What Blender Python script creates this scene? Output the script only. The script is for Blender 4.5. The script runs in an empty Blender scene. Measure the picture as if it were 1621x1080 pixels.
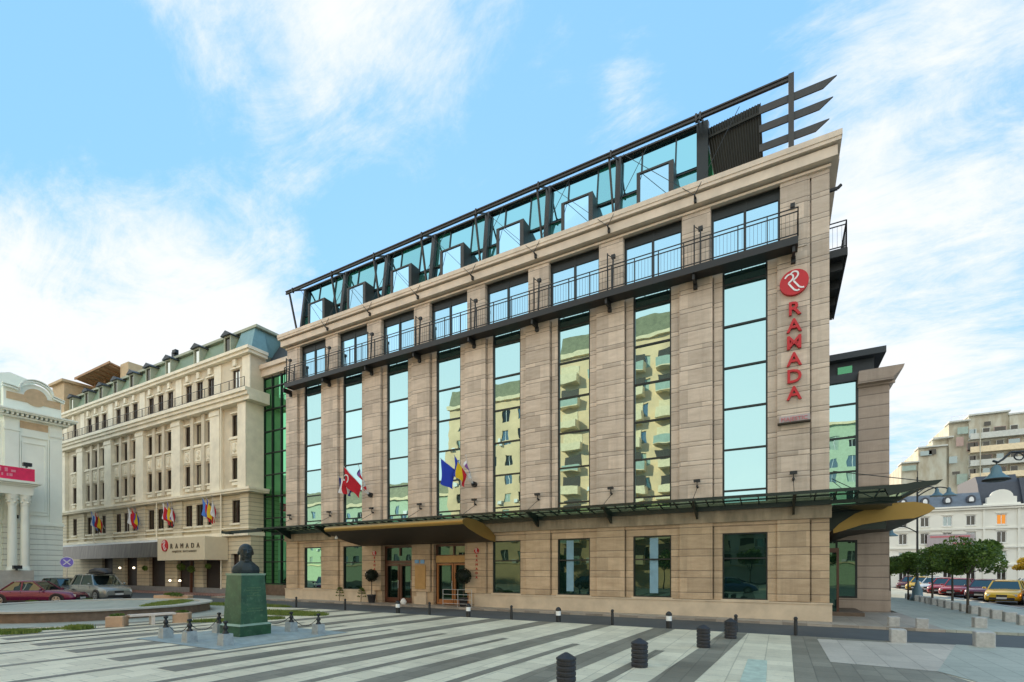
import bpy, bmesh, math, random
from mathutils import Vector, Matrix
R = math.radians
random.seed(7)
scene = bpy.context.scene
COL = scene.collection
# world axes: x to the right along the hotel front, y into the hotel, origin at the front right corner of the hotel, z up
# ------------------------------------------------------------------ camera
cd = bpy.data.cameras.new('camera'); cam = bpy.data.objects.new('camera', cd); COL.objects.link(cam)
cam.location = (-1.684, -22.59, 2.1); cam.rotation_euler = (R(90), 0, R(28.97))
cd.sensor_width = 36; cd.lens = 36 * 767 / 1621; cd.shift_y = (903 - 540) / 1621; cd.clip_end = 2000; cd.clip_start = .1
scene.camera = cam
# ------------------------------------------------------------------ light
SUN_DIR = Vector((-.60, .80, .47)).normalized()          # towards the sun, low behind the hotel
EL = math.asin(SUN_DIR.z); AZ = math.atan2(SUN_DIR.x, SUN_DIR.y)
w = bpy.data.worlds.new('World'); scene.world = w; w.use_nodes = True
nt = w.node_tree; N = nt.nodes; Lk = nt.links; N.clear()
def wn(t, **k):
    n = N.new(t)
    for a, b in k.items(): setattr(n, a, b)
    return n
def wm(op, a, b=None, c=None, clamp=False):
    n = wn('ShaderNodeMath', operation=op); n.use_clamp = clamp
    for i, v in enumerate((a, b, c)):
        if v is None: continue
        if isinstance(v, (int, float)): n.inputs[i].default_value = v
        else: Lk.new(v, n.inputs[i])
    return n.outputs[0]
sky = wn('ShaderNodeTexSky', sky_type='NISHITA'); sky.sun_disc = False; sky.sun_elevation = EL; sky.sun_rotation = AZ
sky.air_density = 1.0; sky.dust_density = .05; sky.ozone_density = 2.0
tc = wn('ShaderNodeTexCoord'); sep = wn('ShaderNodeSeparateXYZ'); Lk.new(tc.outputs['Generated'], sep.inputs[0])
DIR = tc.outputs['Generated']
def pxdir(x, y):
    v = Vector(((x - 810.5) / 767, 1, (903 - y) / 767)); v.rotate(Matrix.Rotation(R(28.97), 3, 'Z')); return v.normalized()
zc = wm('ADD', wm('MAXIMUM', sep.outputs[2], 0.0), .22)
cx = wm('DIVIDE', sep.outputs[0], zc); cy = wm('DIVIDE', sep.outputs[1], zc)
cmb = wn('ShaderNodeCombineXYZ'); Lk.new(cx, cmb.inputs[0]); Lk.new(cy, cmb.inputs[1])
def noise(scale, detail, rough, vec, dist=0.0):
    n = wn('ShaderNodeTexNoise'); n.inputs['Scale'].default_value = scale; n.inputs['Detail'].default_value = detail
    n.inputs['Roughness'].default_value = rough; n.inputs['Distortion'].default_value = dist; Lk.new(vec, n.inputs['Vector']); return n.outputs['Fac']
n1 = noise(1.5, 10, .66, cmb.outputs[0], .5)
mp = wn('ShaderNodeMapping'); mp.inputs['Rotation'].default_value = (0, 0, R(38)); mp.inputs['Scale'].default_value = (1.6, 3.4, 1); Lk.new(cmb.outputs[0], mp.inputs[0])
n2 = noise(1.9, 10, .72, mp.outputs[0], .7)
n3 = noise(5.5, 8, .7, mp.outputs[0], .4)
nz = wm('ADD', wm('ADD', wm('MULTIPLY', n1, .95), wm('MULTIPLY', n2, .75)), wm('SUBTRACT', wm('MULTIPLY', n3, .35), .52))
def lobe(px, py, rad, k):
    d = pxdir(px, py); vm = wn('ShaderNodeVectorMath', operation='DOT_PRODUCT'); Lk.new(DIR, vm.inputs[0]); vm.inputs[1].default_value = d
    c = math.cos(R(rad)); mr = wn('ShaderNodeMapRange', interpolation_type='SMOOTHSTEP')
    mr.inputs['From Min'].default_value = c; mr.inputs['From Max'].default_value = 1 - (1 - c) * .25; Lk.new(vm.outputs['Value'], mr.inputs['Value'])
    return wm('MULTIPLY', mr.outputs[0], k)
acc = None
for a in [(80, 540, 18, .20), (300, 540, 17, .21), (130, 470, 12, .10), (380, 600, 12, .12), (-80, 360, 8, .10), (400, 130, 20, .15), (330, 60, 12, .06), (680, 60, 13, .18), (600, 170, 10, .06), (1500, 680, 22, .20), (1370, 450, 14, .19),
          (1500, 130, 16, .17), (1620, 60, 14, .14), (1580, 540, 12, .10), (760, 440, 18, -.20), (540, 330, 13, -.16), (1000, 160, 16, -.04), (130, 250, 13, -.26), (1620, 330, 11, -.20), (40, 120, 11, -.18), (1060, 90, 6, .10), (930, 190, 7, .10), (1250, 60, 10, -.08)]:
    l = lobe(*a); acc = l if acc is None else wm('ADD', acc, l)
hz = wn('ShaderNodeMapRange', interpolation_type='SMOOTHSTEP'); hz.inputs['From Min'].default_value = .42; hz.inputs['From Max'].default_value = 0.0; Lk.new(sep.outputs[2], hz.inputs['Value'])
acc = wm('ADD', acc, wm('MULTIPLY', hz.outputs[0], .16))
cl = wn('ShaderNodeMapRange', interpolation_type='SMOOTHSTEP'); cl.inputs['From Min'].default_value = .50; cl.inputs['From Max'].default_value = 1.02
Lk.new(wm('ADD', nz, acc), cl.inputs['Value'])
CLOUD = cl.outputs[0]
SKY_STR = .13
def wmix(fac, a, b):
    n = wn('ShaderNodeMix', data_type='RGBA'); 
    for v, i in ((fac, 0), (a, 6), (b, 7)):
        if isinstance(v, (int, float)): n.inputs[i].default_value = v
        elif isinstance(v, tuple): n.inputs[i].default_value = v
        else: Lk.new(v, n.inputs[i])
    return n.outputs[2]
air = wmix(.74, sky.outputs[0], (1.65, 3.6, 5.8, 1))                 # thin bright veil of high air moisture
front = wmix(CLOUD, air, (4.75, 4.9, 5.0, 1))
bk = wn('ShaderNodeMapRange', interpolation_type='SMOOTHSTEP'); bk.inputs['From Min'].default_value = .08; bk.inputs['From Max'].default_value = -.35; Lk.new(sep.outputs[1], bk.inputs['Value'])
veil = wmix(wm('ADD', wm('MULTIPLY', n1, .30), wm('MULTIPLY', wm('MAXIMUM', sep.outputs[2], 0.0), 1.1), clamp=True), (8.6, 8.3, 7.5, 1), (5.2, 6.3, 6.9, 1))   # even bright cloud layer added behind the camera to brighten the shaded front
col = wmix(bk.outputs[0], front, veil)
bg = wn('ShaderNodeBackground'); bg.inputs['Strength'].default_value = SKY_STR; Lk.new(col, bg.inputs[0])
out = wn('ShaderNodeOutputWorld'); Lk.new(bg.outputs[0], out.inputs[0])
sd = bpy.data.lights.new('sun', 'SUN'); so = bpy.data.objects.new('sun', sd); COL.objects.link(so)
sd.energy = 4.0; sd.angle = R(.8); sd.color = (1, .80, .56); so.rotation_euler = SUN_DIR.to_track_quat('Z', 'Y').to_euler(); so.location = (-30, 40, 60)
vs = scene.view_settings; vs.view_transform = 'Standard'; vs.look = 'None'; vs.exposure = .69; vs.gamma = 1
try: vs.use_curve_mapping = False
except Exception: pass
scene.cycles.max_bounces = 6; scene.cycles.diffuse_bounces = 3; scene.cycles.glossy_bounces = 4; scene.cycles.transparent_max_bounces = 8
# ------------------------------------------------------------------ materials
M = {}
class MT:
    def __init__(s, name):
        s.m = bpy.data.materials.new(name); s.m.use_nodes = True; s.t = s.m.node_tree; s.n = s.t.nodes; s.n.clear()
        s.o = s.n.new('ShaderNodeOutputMaterial'); M[name] = s.m
    def nd(s, t, ins=None, **k):
        n = s.n.new(t)
        for a, b in k.items(): setattr(n, a, b)
        for a, b in (ins or {}).items():
            if hasattr(b, 'is_output'): s.t.links.new(b, n.inputs[a])
            else: n.inputs[a].default_value = b
        return n
    def ma(s, op, *a, clamp=False):
        n = s.n.new('ShaderNodeMath'); n.operation = op; n.use_clamp = clamp
        for i, v in enumerate(a):
            if hasattr(v, 'is_output'): s.t.links.new(v, n.inputs[i])
            else: n.inputs[i].default_value = v
        return n.outputs[0]
    def mix(s, f, a, b, bt='MIX'):
        n = s.n.new('ShaderNodeMix'); n.data_type = 'RGBA'; n.blend_type = bt
        for v, i in ((f, 0), (a, 6), (b, 7)):
            if hasattr(v, 'is_output'): s.t.links.new(v, n.inputs[i])
            else: n.inputs[i].default_value = v if i == 0 else ((*v, 1) if len(v) == 3 else v)
        return n.outputs[2]
    def pos(s): return s.nd('ShaderNodeNewGeometry').outputs['Position']
    def noise(s, scale, detail=4, rough=.5, vec=None, sc=None):
        v = vec or s.pos()
        if sc: v = s.nd('ShaderNodeMapping', {'Vector': v, 'Scale': sc}).outputs[0]
        return s.nd('ShaderNodeTexNoise', {'Vector': v, 'Scale': scale, 'Detail': detail, 'Roughness': rough}).outputs['Fac']
    def ramp(s, f, a, b): 
        return s.nd('ShaderNodeMapRange', {'Value': f, 'From Min': a, 'From Max': b}).outputs[0]
    def pbsdf(s, col, rough=.6, metal=0, bump=None, bstr=.3, bdist=.02, spec=.5, **kw):
        p = s.nd('ShaderNodeBsdfPrincipled'); 
        for key, v in (('Base Color', col), ('Roughness', rough), ('Metallic', metal), ('Specular IOR Level', spec)):
            if hasattr(v, 'is_output'): s.t.links.new(v, p.inputs[key])
            elif key == 'Base Color': p.inputs[key].default_value = (*v, 1)
            else: p.inputs[key].default_value = v
        for key, v in kw.items(): p.inputs[key].default_value = v
        if bump is not None:
            b = s.nd('ShaderNodeBump', {'Height': bump, 'Strength': bstr, 'Distance': bdist}); s.t.links.new(b.outputs[0], p.inputs['Normal'])
        s.t.links.new(p.outputs[0], s.o.inputs[0]); return s.m
def plain(name, col, rough=.6, metal=0, var=.12, scale=3.0, bstr=0.15, **kw):
    t = MT(name); v = t.noise(scale, 6, .6); f = t.ramp(v, .3, .7)
    c = t.mix(f, tuple(x * (1 - var) for x in col), tuple(min(1, x * (1 + var)) for x in col))
    return t.pbsdf(c, rough, metal, bump=t.noise(scale * 12, 4, .6), bstr=bstr, bdist=.01, **kw)
def courses(name, base, warm, pitch, small, z0, rough=.5, pan=.9, vary=.16, vein=True, joint=.45):
    """cladding in alternating tall and narrow courses; colour differs slab by slab"""
    t = MT(name); P = t.pos(); sp = t.nd('ShaderNodeSeparateXYZ', {0: P}); x, y, z = sp.outputs
    zz = t.ma('SUBTRACT', z, z0); md = t.ma('FLOORED_MODULO', zz, pitch) if False else t.ma('MODULO', t.ma('ADD', zz, pitch * 20), pitch)
    band = t.ma('LESS_THAN', md, small)
    row = t.ma('ADD', t.ma('FLOOR', t.ma('DIVIDE', zz, pitch)), t.ma('MULTIPLY', band, .37))
    h = t.ma('ADD', x, y); colm = t.ma('FLOOR', t.ma('DIVIDE', t.ma('ADD', h, t.ma('MULTIPLY', band, .3)), pan))
    cv = t.nd('ShaderNodeCombineXYZ', {0: colm, 1: row, 2: 0.0}); wnz = t.nd('ShaderNodeTexWhiteNoise', {'Vector': cv.outputs[0]}, noise_dimensions='3D')
    d1 = t.ma('ABSOLUTE', t.ma('SUBTRACT', md, small)); d2 = t.ma('MINIMUM', md, t.ma('SUBTRACT', pitch, md))
    dj = t.ma('MINIMUM', d1, d2); jn = t.ma('LESS_THAN', dj, .014)
    soft = t.nd('ShaderNodeMapRange', {'Value': dj, 'From Min': 0.0, 'From Max': .05, 'To Min': 0.0, 'To Max': 1.0}).outputs[0]
    ve = t.noise(1.0, 8, .68, sc=(1.2, 1.2, 5.0)); big = t.noise(.22, 4, .55); fine = t.noise(26, 3, .6)
    c = t.mix(t.ramp(ve, .35, .68), base, warm)
    k = t.ma('ADD', 1 - vary, t.ma('MULTIPLY', wnz.outputs[0], vary * 2)); k = t.ma('MULTIPLY', k, t.ma('ADD', .86, t.ma('MULTIPLY', big, .28)))
    k = t.ma('MULTIPLY', k, t.ma('ADD', .9, t.ma('MULTIPLY', fine, .2)))
    k = t.ma('MULTIPLY', k, t.ma('SUBTRACT', 1, t.ma('MULTIPLY', jn, joint)))
    gr = t.noise(1.0, 7, .7, sc=(2.2, 2.2, .16)); k = t.ma('MULTIPLY', k, t.nd('ShaderNodeMapRange', {'Value': gr, 'From Min': .50, 'From Max': .72, 'To Min': 1.0, 'To Max': .80}).outputs[0])
    kk = t.nd('ShaderNodeCombineXYZ', {0: k, 1: k, 2: k})
    c = t.mix(1.0, c, kk.outputs[0], 'MULTIPLY')
    return t.pbsdf(c, rough, bump=t.ma('ADD', soft, t.ma('MULTIPLY', fine, .15)), bstr=.5, bdist=.015)
courses('travertine', (.60, .49, .395), (.475, .375, .29), .843, .20, .80, vary=.19, joint=.6)
courses('ground_stone', (.55, .405, .265), (.42, .295, .185), .95, .31, .82, vary=.16, joint=.6)
courses('wing_stone', (.44, .335, .265), (.38, .285, .22), .55, .02, .1, pan=3, vary=.07)
plain('cornice_stone', (.66, .545, .435), .6, var=.14, scale=1.2)
plain('plinth_stone', (.58, .465, .335), .6, var=.14, scale=1.5)
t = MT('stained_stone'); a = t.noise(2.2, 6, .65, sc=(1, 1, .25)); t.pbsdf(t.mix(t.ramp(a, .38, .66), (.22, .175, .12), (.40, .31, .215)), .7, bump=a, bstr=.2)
plain('dark_metal', (.018, .022, .022), .38, .3, spec=.5)
plain('strut_metal', (.05, .046, .042), .45, .3)
plain('black_iron', (.013, .014, .015), .5)
plain('canopy_frame', (.010, .020, .016), .35, .2)
plain('gold_paint', (.30, .185, .05), .32, .55, var=.10, scale=.7)
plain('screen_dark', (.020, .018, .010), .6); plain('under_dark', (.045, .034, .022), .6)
plain('shelter_wood', (.36, .20, .10), .7, var=.3, scale=2); plain('brown_wood', (.10, .035, .018), .35)
plain('orange_wood', (.34, .13, .04), .4)
plain('white_trim', (.78, .78, .76), .5)
plain('sign_red', (.50, .006, .012), .45, var=.05)
plain('sign_white', (.82, .80, .80), .4, var=.03)
plain('sign_rose', (.55, .16, .18), .5)
plain('sign_grey', (.42, .36, .36), .5)
plain('letter_bronze', (.10, .075, .04), .4)
plain('roof_dark', (.04, .048, .055), .6)
plain('soffit_pale', (.66, .60, .50), .5)
plain('curtain_blue', (.20, .34, .42), .8); plain('steel', (.55, .56, .56), .3, .9)
plain('plaque_blue', (.16, .35, .62), .4); plain('plaque_gold', (.45, .26, .09), .5)
def glass(name, tint, refl, dark, rough=.0):
    t = MT(name); g = t.nd('ShaderNodeBsdfGlossy', {'Color': (*tint, 1), 'Roughness': rough})
    wv = t.noise(.55, 2, .5); b = t.nd('ShaderNodeBump', {'Height': wv, 'Strength': .13, 'Distance': .045}); t.t.links.new(b.outputs[0], g.inputs['Normal'])
    d = t.nd('ShaderNodeBsdfDiffuse', {'Color': (*dark, 1)})
    fr = t.nd('ShaderNodeFresnel', {'IOR': 1.5}); f = t.ma('ADD', refl, t.ma('MULTIPLY', fr.outputs[0], 1 - refl), clamp=True)
    m = t.nd('ShaderNodeMixShader', {0: f, 1: d.outputs[0], 2: g.outputs[0]}); t.t.links.new(m.outputs[0], t.o.inputs[0]); return t.m
glass('mirror_glass', (.41, .62, .64), .86, (.03, .10, .07))
glass('window_glass', (.34, .55, .46), .14, (.006, .016, .012))
glass('sky_glass', (.38, .62, .78), .82, (.03, .08, .08))
glass('roof_glass', (.27, .53, .60), .74, (.03, .26, .17))
glass('green_glass', (.16, .46, .25), .42, (.012, .10, .04))
glass('old_glass', (.6, .6, .55), .06, (.022, .016, .012))
glass('pale_glass', (.6, .72, .72), .30, (.10, .12, .12))
glass('car_glass', (.36, .44, .42), .25, (.01, .015, .015))
t = MT('canopy_glass'); g = t.nd('ShaderNodeBsdfGlossy', {'Color': (.3, .42, .36, 1), 'Roughness': .08}); tr = t.nd('ShaderNodeBsdfTransparent', {'Color': (.34, .50, .42, 1)})
m_ = t.nd('ShaderNodeMixShader', {0: .25, 1: tr.outputs[0], 2: g.outputs[0]}); t.t.links.new(m_.outputs[0], t.o.inputs[0])
# ground
def paving(name, c1, c2, tw, tl, joint=.012, vary=.10, rough=.6, wet=0.0):
    t = MT(name); P = t.pos(); sp = t.nd('ShaderNodeSeparateXYZ', {0: P}); x, y, z = sp.outputs
    u = t.ma('DIVIDE', t.ma('ADD', x, 500.0), tw); row = t.ma('FLOOR', u); v = t.ma('ADD', t.ma('DIVIDE', t.ma('ADD', y, 500.0), tl), t.ma('MULTIPLY', row, .5))
    wz = t.nd('ShaderNodeTexWhiteNoise', {'Vector': t.nd('ShaderNodeCombineXYZ', {0: row, 1: t.ma('FLOOR', v), 2: 0.0}).outputs[0]}, noise_dimensions='3D')
    fu = t.ma('FRACT', u); fv = t.ma('FRACT', v)
    du = t.ma('MULTIPLY', t.ma('MINIMUM', fu, t.ma('SUBTRACT', 1, fu)), tw); dv = t.ma('MULTIPLY', t.ma('MINIMUM', fv, t.ma('SUBTRACT', 1, fv)), tl)
    dj = t.ma('MINIMUM', du, dv); jn = t.ma('LESS_THAN', dj, joint)
    big = t.noise(.35, 6, .62); fine = t.noise(30, 3, .6)
    c = t.mix(t.ramp(big, .35, .65), c1, c2)
    k = t.ma('ADD', 1 - vary, t.ma('MULTIPLY', wz.outputs[0], 2 * vary)); k = t.ma('MULTIPLY', k, t.ma('ADD', .82, t.ma('MULTIPLY', fine, .36)))
    k = t.ma('MULTIPLY', k, t.ma('SUBTRACT', 1, t.ma('MULTIPLY', jn, .30)))
    st_ = t.noise(1.3, 8, .72, sc=(1.0, .45, 1)); sp_ = t.nd('ShaderNodeTexVoronoi', {'Vector': P, 'Scale': 3.2}, feature='F1').outputs['Distance']
    k = t.ma('MULTIPLY', k, t.nd('ShaderNodeMapRange', {'Value': st_, 'From Min': .50, 'From Max': .72, 'To Min': 1.0, 'To Max': .78}).outputs[0]); k = t.ma('MULTIPLY', k, t.ma('SUBTRACT', 1, t.ma('MULTIPLY', t.ma('LESS_THAN', sp_, .075), .22)))
    c = t.mix(1.0, c, t.nd('ShaderNodeCombineXYZ', {0: k, 1: k, 2: k}).outputs[0], 'MULTIPLY')
    return t.pbsdf(c, t.ma('ADD', rough - .12, t.ma('MULTIPLY', big, .24)), bump=t.ma('ADD', fine, t.ma('MULTIPLY', jn, -1.0)), bstr=.25, bdist=.006)
paving('plaza_pale', (.64, .575, .415), (.74, .67, .49), .60, .60)
paving('plaza_dark', (.175, .16, .12), (.25, .23, .175), .38, .60, vary=.16)
paving('plaza_rose', (.44, .39, .32), (.52, .46, .375), .6, .9)
paving('teal_paving', (.33, .345, .285), (.40, .41, .34), .5, .5, vary=.05)
paving('slab_blue', (.26, .32, .32), (.34, .40, .39), .3, .3)
paving('kerb_stone', (.30, .25, .20), (.38, .33, .27), .8, .8)
plain('mark_teal', (.45, .53, .43), .7, var=.2, scale=5); paving('red_paving', (.30, .15, .12), (.36, .20, .16), .2, .1)
t = MT('asphalt'); a = t.noise(.3, 6, .6); f = t.noise(60, 3, .7); k = t.ma('ADD', .75, t.ma('MULTIPLY', f, .5))
t.pbsdf(t.mix(1.0, t.mix(t.ramp(a, .35, .65), (.052, .056, .056), (.085, .09, .088)), t.nd('ShaderNodeCombineXYZ', {0: k, 1: k, 2: k}).outputs[0], 'MULTIPLY'), .75, bump=f, bstr=.3, bdist=.006)
plain('bed_green', (.20, .24, .09), .9, var=.35, scale=1.5); plain('grass_soil', (.08, .10, .03), .9)
# old buildings
plain('cream_stucco', (.64, .555, .42), .75, var=.14, scale=.8); plain('cream_light', (.84, .765, .61), .75, var=.12, scale=1.0)
courses('cream_rustic', (.68, .60, .44), (.61, .535, .39), .36, .03, .2, rough=.8, pan=50, vary=.02)
plain('grey_plinth', (.24, .24, .24), .8)
plain('green_zinc', (.19, .26, .17), .55, var=.1, scale=.6); plain('teal_zinc', (.17, .30, .31), .5, var=.1)
plain('zinc_edge', (.36, .38, .28), .6); plain('dark_frame', (.05, .025, .016), .5)
plain('mint_white', (.84, .88, .77), .75, var=.06, scale=.6); courses('mint_rustic', (.84, .88, .78), (.78, .82, .72), .45, .03, .25, rough=.8, pan=50, vary=.02)
plain('ochre', (.55, .40, .24), .8); plain('banner_pale', (.75, .25, .32), .6); plain('pink_banner', (.72, .02, .10), .6)
plain('white_stucco', (.82, .79, .70), .75, var=.07, scale=.3); plain('slate', (.14, .17, .21), .6, var=.2, scale=2); plain('slate_dark', (.06, .065, .08), .6)
plain('shop_dark', (.04, .03, .028), .6)
t = MT('block_wall'); a = t.noise(.25, 7, .65); b_ = t.noise(1.2, 5, .6, sc=(1, 1, .3)); t.pbsdf(t.mix(t.ramp(b_, .4, .7), t.mix(t.ramp(a, .35, .65), (.66, .61, .48), (.55, .54, .44)), (.44, .38, .27)), .85)
plain('block_white', (.62, .62, .56), .8, var=.12); plain('block_pink', (.48, .34, .29), .8); plain('block_green', (.36, .45, .38), .6)
plain('warm_block', (.82, .59, .36), .8, var=.15, scale=.4); plain('warm_band', (.86, .70, .46), .8); plain('copper_green', (.22, .21, .12), .6, var=.25, scale=2); plain('pale_green_block', (.48, .58, .42), .8)
t = MT('awning_metal'); a = t.noise(1.0, 5, .6, sc=(3, 3, .3)); t.pbsdf(t.mix(t.ramp(a, .3, .7), (.07, .06, .05), (.17, .15, .125)), .4, .55)
plain('awning_lit_paint', (.85, .83, .78), .3, .3)  # lit look of the awning's top edge, put into its colour
plain('panel_cream', (.66, .57, .41), .55, var=.04)
# small things
t = MT('green_marble'); a = t.noise(2.4, 9, .7); b_ = t.noise(9, 6, .7)
t.pbsdf(t.mix(t.ramp(b_, .55, .72), t.mix(t.ramp(a, .35, .65), (.014, .055, .024), (.035, .11, .05)), (.085, .16, .085)), .28)
plain('marble_cap', (.25, .35, .26), .5)
plain('bronze', (.030, .040, .042), .45, .5, var=.3, scale=6)
plain('ink_gold', (.09, .17, .08), .5)
plain('post_stone', (.33, .36, .36), .6, var=.2, scale=8); plain('cube_granite', (.42, .41, .385), .7, var=.2, scale=9)
plain('rubber_black', (.022, .021, .024), .5, var=.2)
plain('planter_tan', (.50, .32, .20), .75, var=.12, scale=5); plain('bench_pale', (.68, .58, .50), .5)
plain('basin_brown', (.16, .11, .075), .7, var=.25, scale=4); plain('coping', (.46, .44, .38), .6)
def leafm(name, c1, c2):
    t = MT(name); oi = t.nd('ShaderNodeObjectInfo'); a = t.noise(2.2, 3, .6); b = t.noise(14, 2, .5)
    c = t.mix(t.ramp(t.ma('ADD', t.ma('MULTIPLY', a, .6), t.ma('MULTIPLY', b, .4)), .35, .65), c1, c2)
    p = t.nd('ShaderNodeBsdfPrincipled', {'Base Color': c, 'Roughness': .55}); tl = t.nd('ShaderNodeBsdfTranslucent', {'Color': c})
    m = t.nd('ShaderNodeMixShader', {0: .3, 1: p.outputs[0], 2: tl.outputs[0]}); t.t.links.new(m.outputs[0], t.o.inputs[0])
leafm('leaf', (.03, .075, .010), (.17, .26, .035)); leafm('leaf_bright', (.05, .10, .012), (.14, .20, .03)); leafm('leaf_yellow', (.30, .20, .01), (.55, .38, .02)); leafm('leaf_dark', (.006, .012, .006), (.016, .028, .012))
leafm('grass', (.12, .19, .03), (.27, .31, .07))
plain('bark', (.07, .055, .04), .9, var=.3, scale=8)
def paint(name, c, rough=.25, met=.2): t = MT(name); return t.pbsdf(c, rough, met, **{'Coat Weight': .6, 'Coat Roughness': .05})
for n_, c in dict(maroon=(.13, .003, .04), silver=(.23, .24, .22), car_black=(.012, .016, .018), taxi_orange=(.62, .22, .015), taxi_yellow=(.62, .38, .02), red=(.34, .012, .015), darkred=(.12, .01, .02), car_white=(.60, .61, .60), blue=(.02, .07, .20)).items(): paint('paint_' + n_, c)
plain('tyre', (.015, .015, .016), .8); plain('rim', (.5, .5, .5), .3, .8); plain('trim_black', (.02, .02, .022), .5)
plain('lamp_clear', (.72, .74, .74), .15, .4); plain('lamp_red', (.35, .01, .01), .3); plain('plate', (.6, .6, .58), .5)
for n_, c in dict(f_blue=(.01, .04, .40), f_red=(.48, .008, .02), f_yellow=(.68, .45, .01), f_white=(.68, .68, .70), f_navy=(.02, .03, .16), f_sky=(.06, .18, .55), f_green=(.02, .16, .06), f_violet=(.22, .08, .30), f_black=(.02, .02, .02)).items(): plain(n_, c, .8, var=.1)
plain('lamp_teal', (.09, .16, .19), .4); plain('sign_violet', (.18, .13, .55), .4)
t = MT('lit_lamp'); e = t.nd('ShaderNodeEmission', {'Color': (1, .85, .6, 1), 'Strength': 3.0}); t.t.links.new(e.outputs[0], t.o.inputs[0])
t = MT('lit_window'); e = t.nd('ShaderNodeEmission', {'Color': (1, .38, .07, 1), 'Strength': .55}); t.t.links.new(e.outputs[0], t.o.inputs[0])
# ------------------------------------------------------------------ mesh helpers
class Fr:
    """facade frame: a along the wall, d into the wall, z up"""
    def __init__(s, o=(0, 0, 0), U=(1, 0, 0), Nn=(0, 1, 0)): s.o, s.U, s.N = Vector(o), Vector(U).normalized(), Vector(Nn).normalized()
    def p(s, a, d, z): return s.o + s.U * a + s.N * d + Vector((0, 0, z))
ID = Fr()
class MB:
    def __init__(s, F=ID): s.v, s.f, s.mi, s.sm, s.F, s.mats, s.cur = [], [], [], [], F, [], 0
    def mat(s, name):
        if name not in s.mats: s.mats.append(name)
        s.cur = s.mats.index(name); return s
    def add(s, vs, fs, smooth=False):
        o = len(s.v); s.v += [s.F.p(*v) for v in vs]; s.f += [[i + o for i in f] for f in fs]; s.mi += [s.cur] * len(fs); s.sm += [smooth] * len(fs); return s
    def quad(s, *p): return s.add(p, [list(range(len(p)))])
    def box(s, x0, x1, y0, y1, z0, z1):
        return s.add([(x0, y0, z0), (x1, y0, z0), (x1, y1, z0), (x0, y1, z0), (x0, y0, z1), (x1, y0, z1), (x1, y1, z1), (x0, y1, z1)], [(0, 3, 2, 1), (4, 5, 6, 7), (0, 1, 5, 4), (1, 2, 6, 5), (2, 3, 7, 6), (3, 0, 4, 7)])
    def hexa(s, b, t):      # frustum from four base and four top points
        return s.add(list(b) + list(t), [(3, 2, 1, 0), (4, 5, 6, 7), (0, 1, 5, 4), (1, 2, 6, 5), (2, 3, 7, 6), (3, 0, 4, 7)])
    def cbox(s, c, size, rz=0, bev=0):
        cx, cy, cz = c; hx, hy, hz = (q / 2 for q in size); cs, sn = math.cos(rz), math.sin(rz)
        def P(x, y, z): return (cx + x * cs - y * sn, cy + x * sn + y * cs, cz + z)
        if not bev: return s.hexa([P(-hx, -hy, -hz), P(hx, -hy, -hz), P(hx, hy, -hz), P(-hx, hy, -hz)], [P(-hx, -hy, hz), P(hx, -hy, hz), P(hx, hy, hz), P(-hx, hy, hz)])
        ring = lambda i, z: [P(x, y, z) for x, y in ((-hx + i, -hy), (hx - i, -hy), (hx, -hy + i), (hx, hy - i), (hx - i, hy), (-hx + i, hy), (-hx, hy - i), (-hx, -hy + i))]
        sc = lambda r, k: [(cx + (x - cx) * k, cy + (y - cy) * k, z) for x, y, z in r]
        k = 1 - bev / max(hx, .001)
        rs = [sc(ring(bev, -hz), 1), ring(bev, hz - bev), sc([(x, y, z) for x, y, z in ring(bev, hz)], k)]
        return s.loft(rs, caps=True)
    def loft(s, rings, caps=False, closed=True, smooth=False):
        n = len(rings[0]); vs = [p for r in rings for p in r]; fs = []
        for i in range(len(rings) - 1):
            for j in range(n if closed else n - 1): fs.append((i * n + j, i * n + (j + 1) % n, (i + 1) * n + (j + 1) % n, (i + 1) * n + j))
        s.add(vs, fs, smooth)
        if caps: s.add(rings[0], [list(range(n))[::-1]]); s.add(rings[-1], [list(range(n))])
        return s
    def tube(s, p0, p1, r0, r1=None, n=6, caps=True):
        p0, p1 = Vector(p0), Vector(p1); r1 = r0 if r1 is None else r1; d = (p1 - p0)
        if d.length < 1e-6: return s
        d.normalize(); a = d.orthogonal().normalized(); b = d.cross(a)
        rg = lambda p, r: [tuple(p + a * (r * math.cos(2 * math.pi * k / n)) + b * (r * math.sin(2 * math.pi * k / n))) for k in range(n)]
        return s.loft([rg(p0, r0), rg(p1, r1)], caps=caps, smooth=n > 5)
    def path(s, pts, r, n=6):
        for a, b in zip(pts, pts[1:]): s.tube(a, b, r, n=n)
        return s
    def bar(s, p0, p1, w, h, up=(0, 0, 1)):
        p0, p1 = Vector(p0), Vector(p1); d = (p1 - p0).normalized(); up = Vector(up); sx = d.cross(up)
        if sx.length < 1e-4: sx = Vector((1, 0, 0))
        sx.normalize(); u = sx.cross(d).normalized(); q = lambda p: [tuple(p + sx * (a * w / 2) + u * (b * h / 2)) for a, b in ((-1, -1), (1, -1), (1, 1), (-1, 1))]
        return s.hexa(q(p0), q(p1))
    def lathe(s, prof, c=(0, 0, 0), n=16, smooth=True, flat=False):
        rs = [[(c[0] + r * math.cos(2 * math.pi * k / n), c[1] + r * math.sin(2 * math.pi * k / n), c[2] + z) for k in range(n)] for r, z in prof]
        return s.loft(rs, caps=True, smooth=smooth)
    def disc(s, c, r, ax='y', th=.03, n=28):
        c = Vector(c); off = {'x': Vector((th, 0, 0)), 'y': Vector((0, th, 0)), 'z': Vector((0, 0, th))}[ax]; return s.tube(c - off / 2, c + off / 2, r, n=n)
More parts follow.
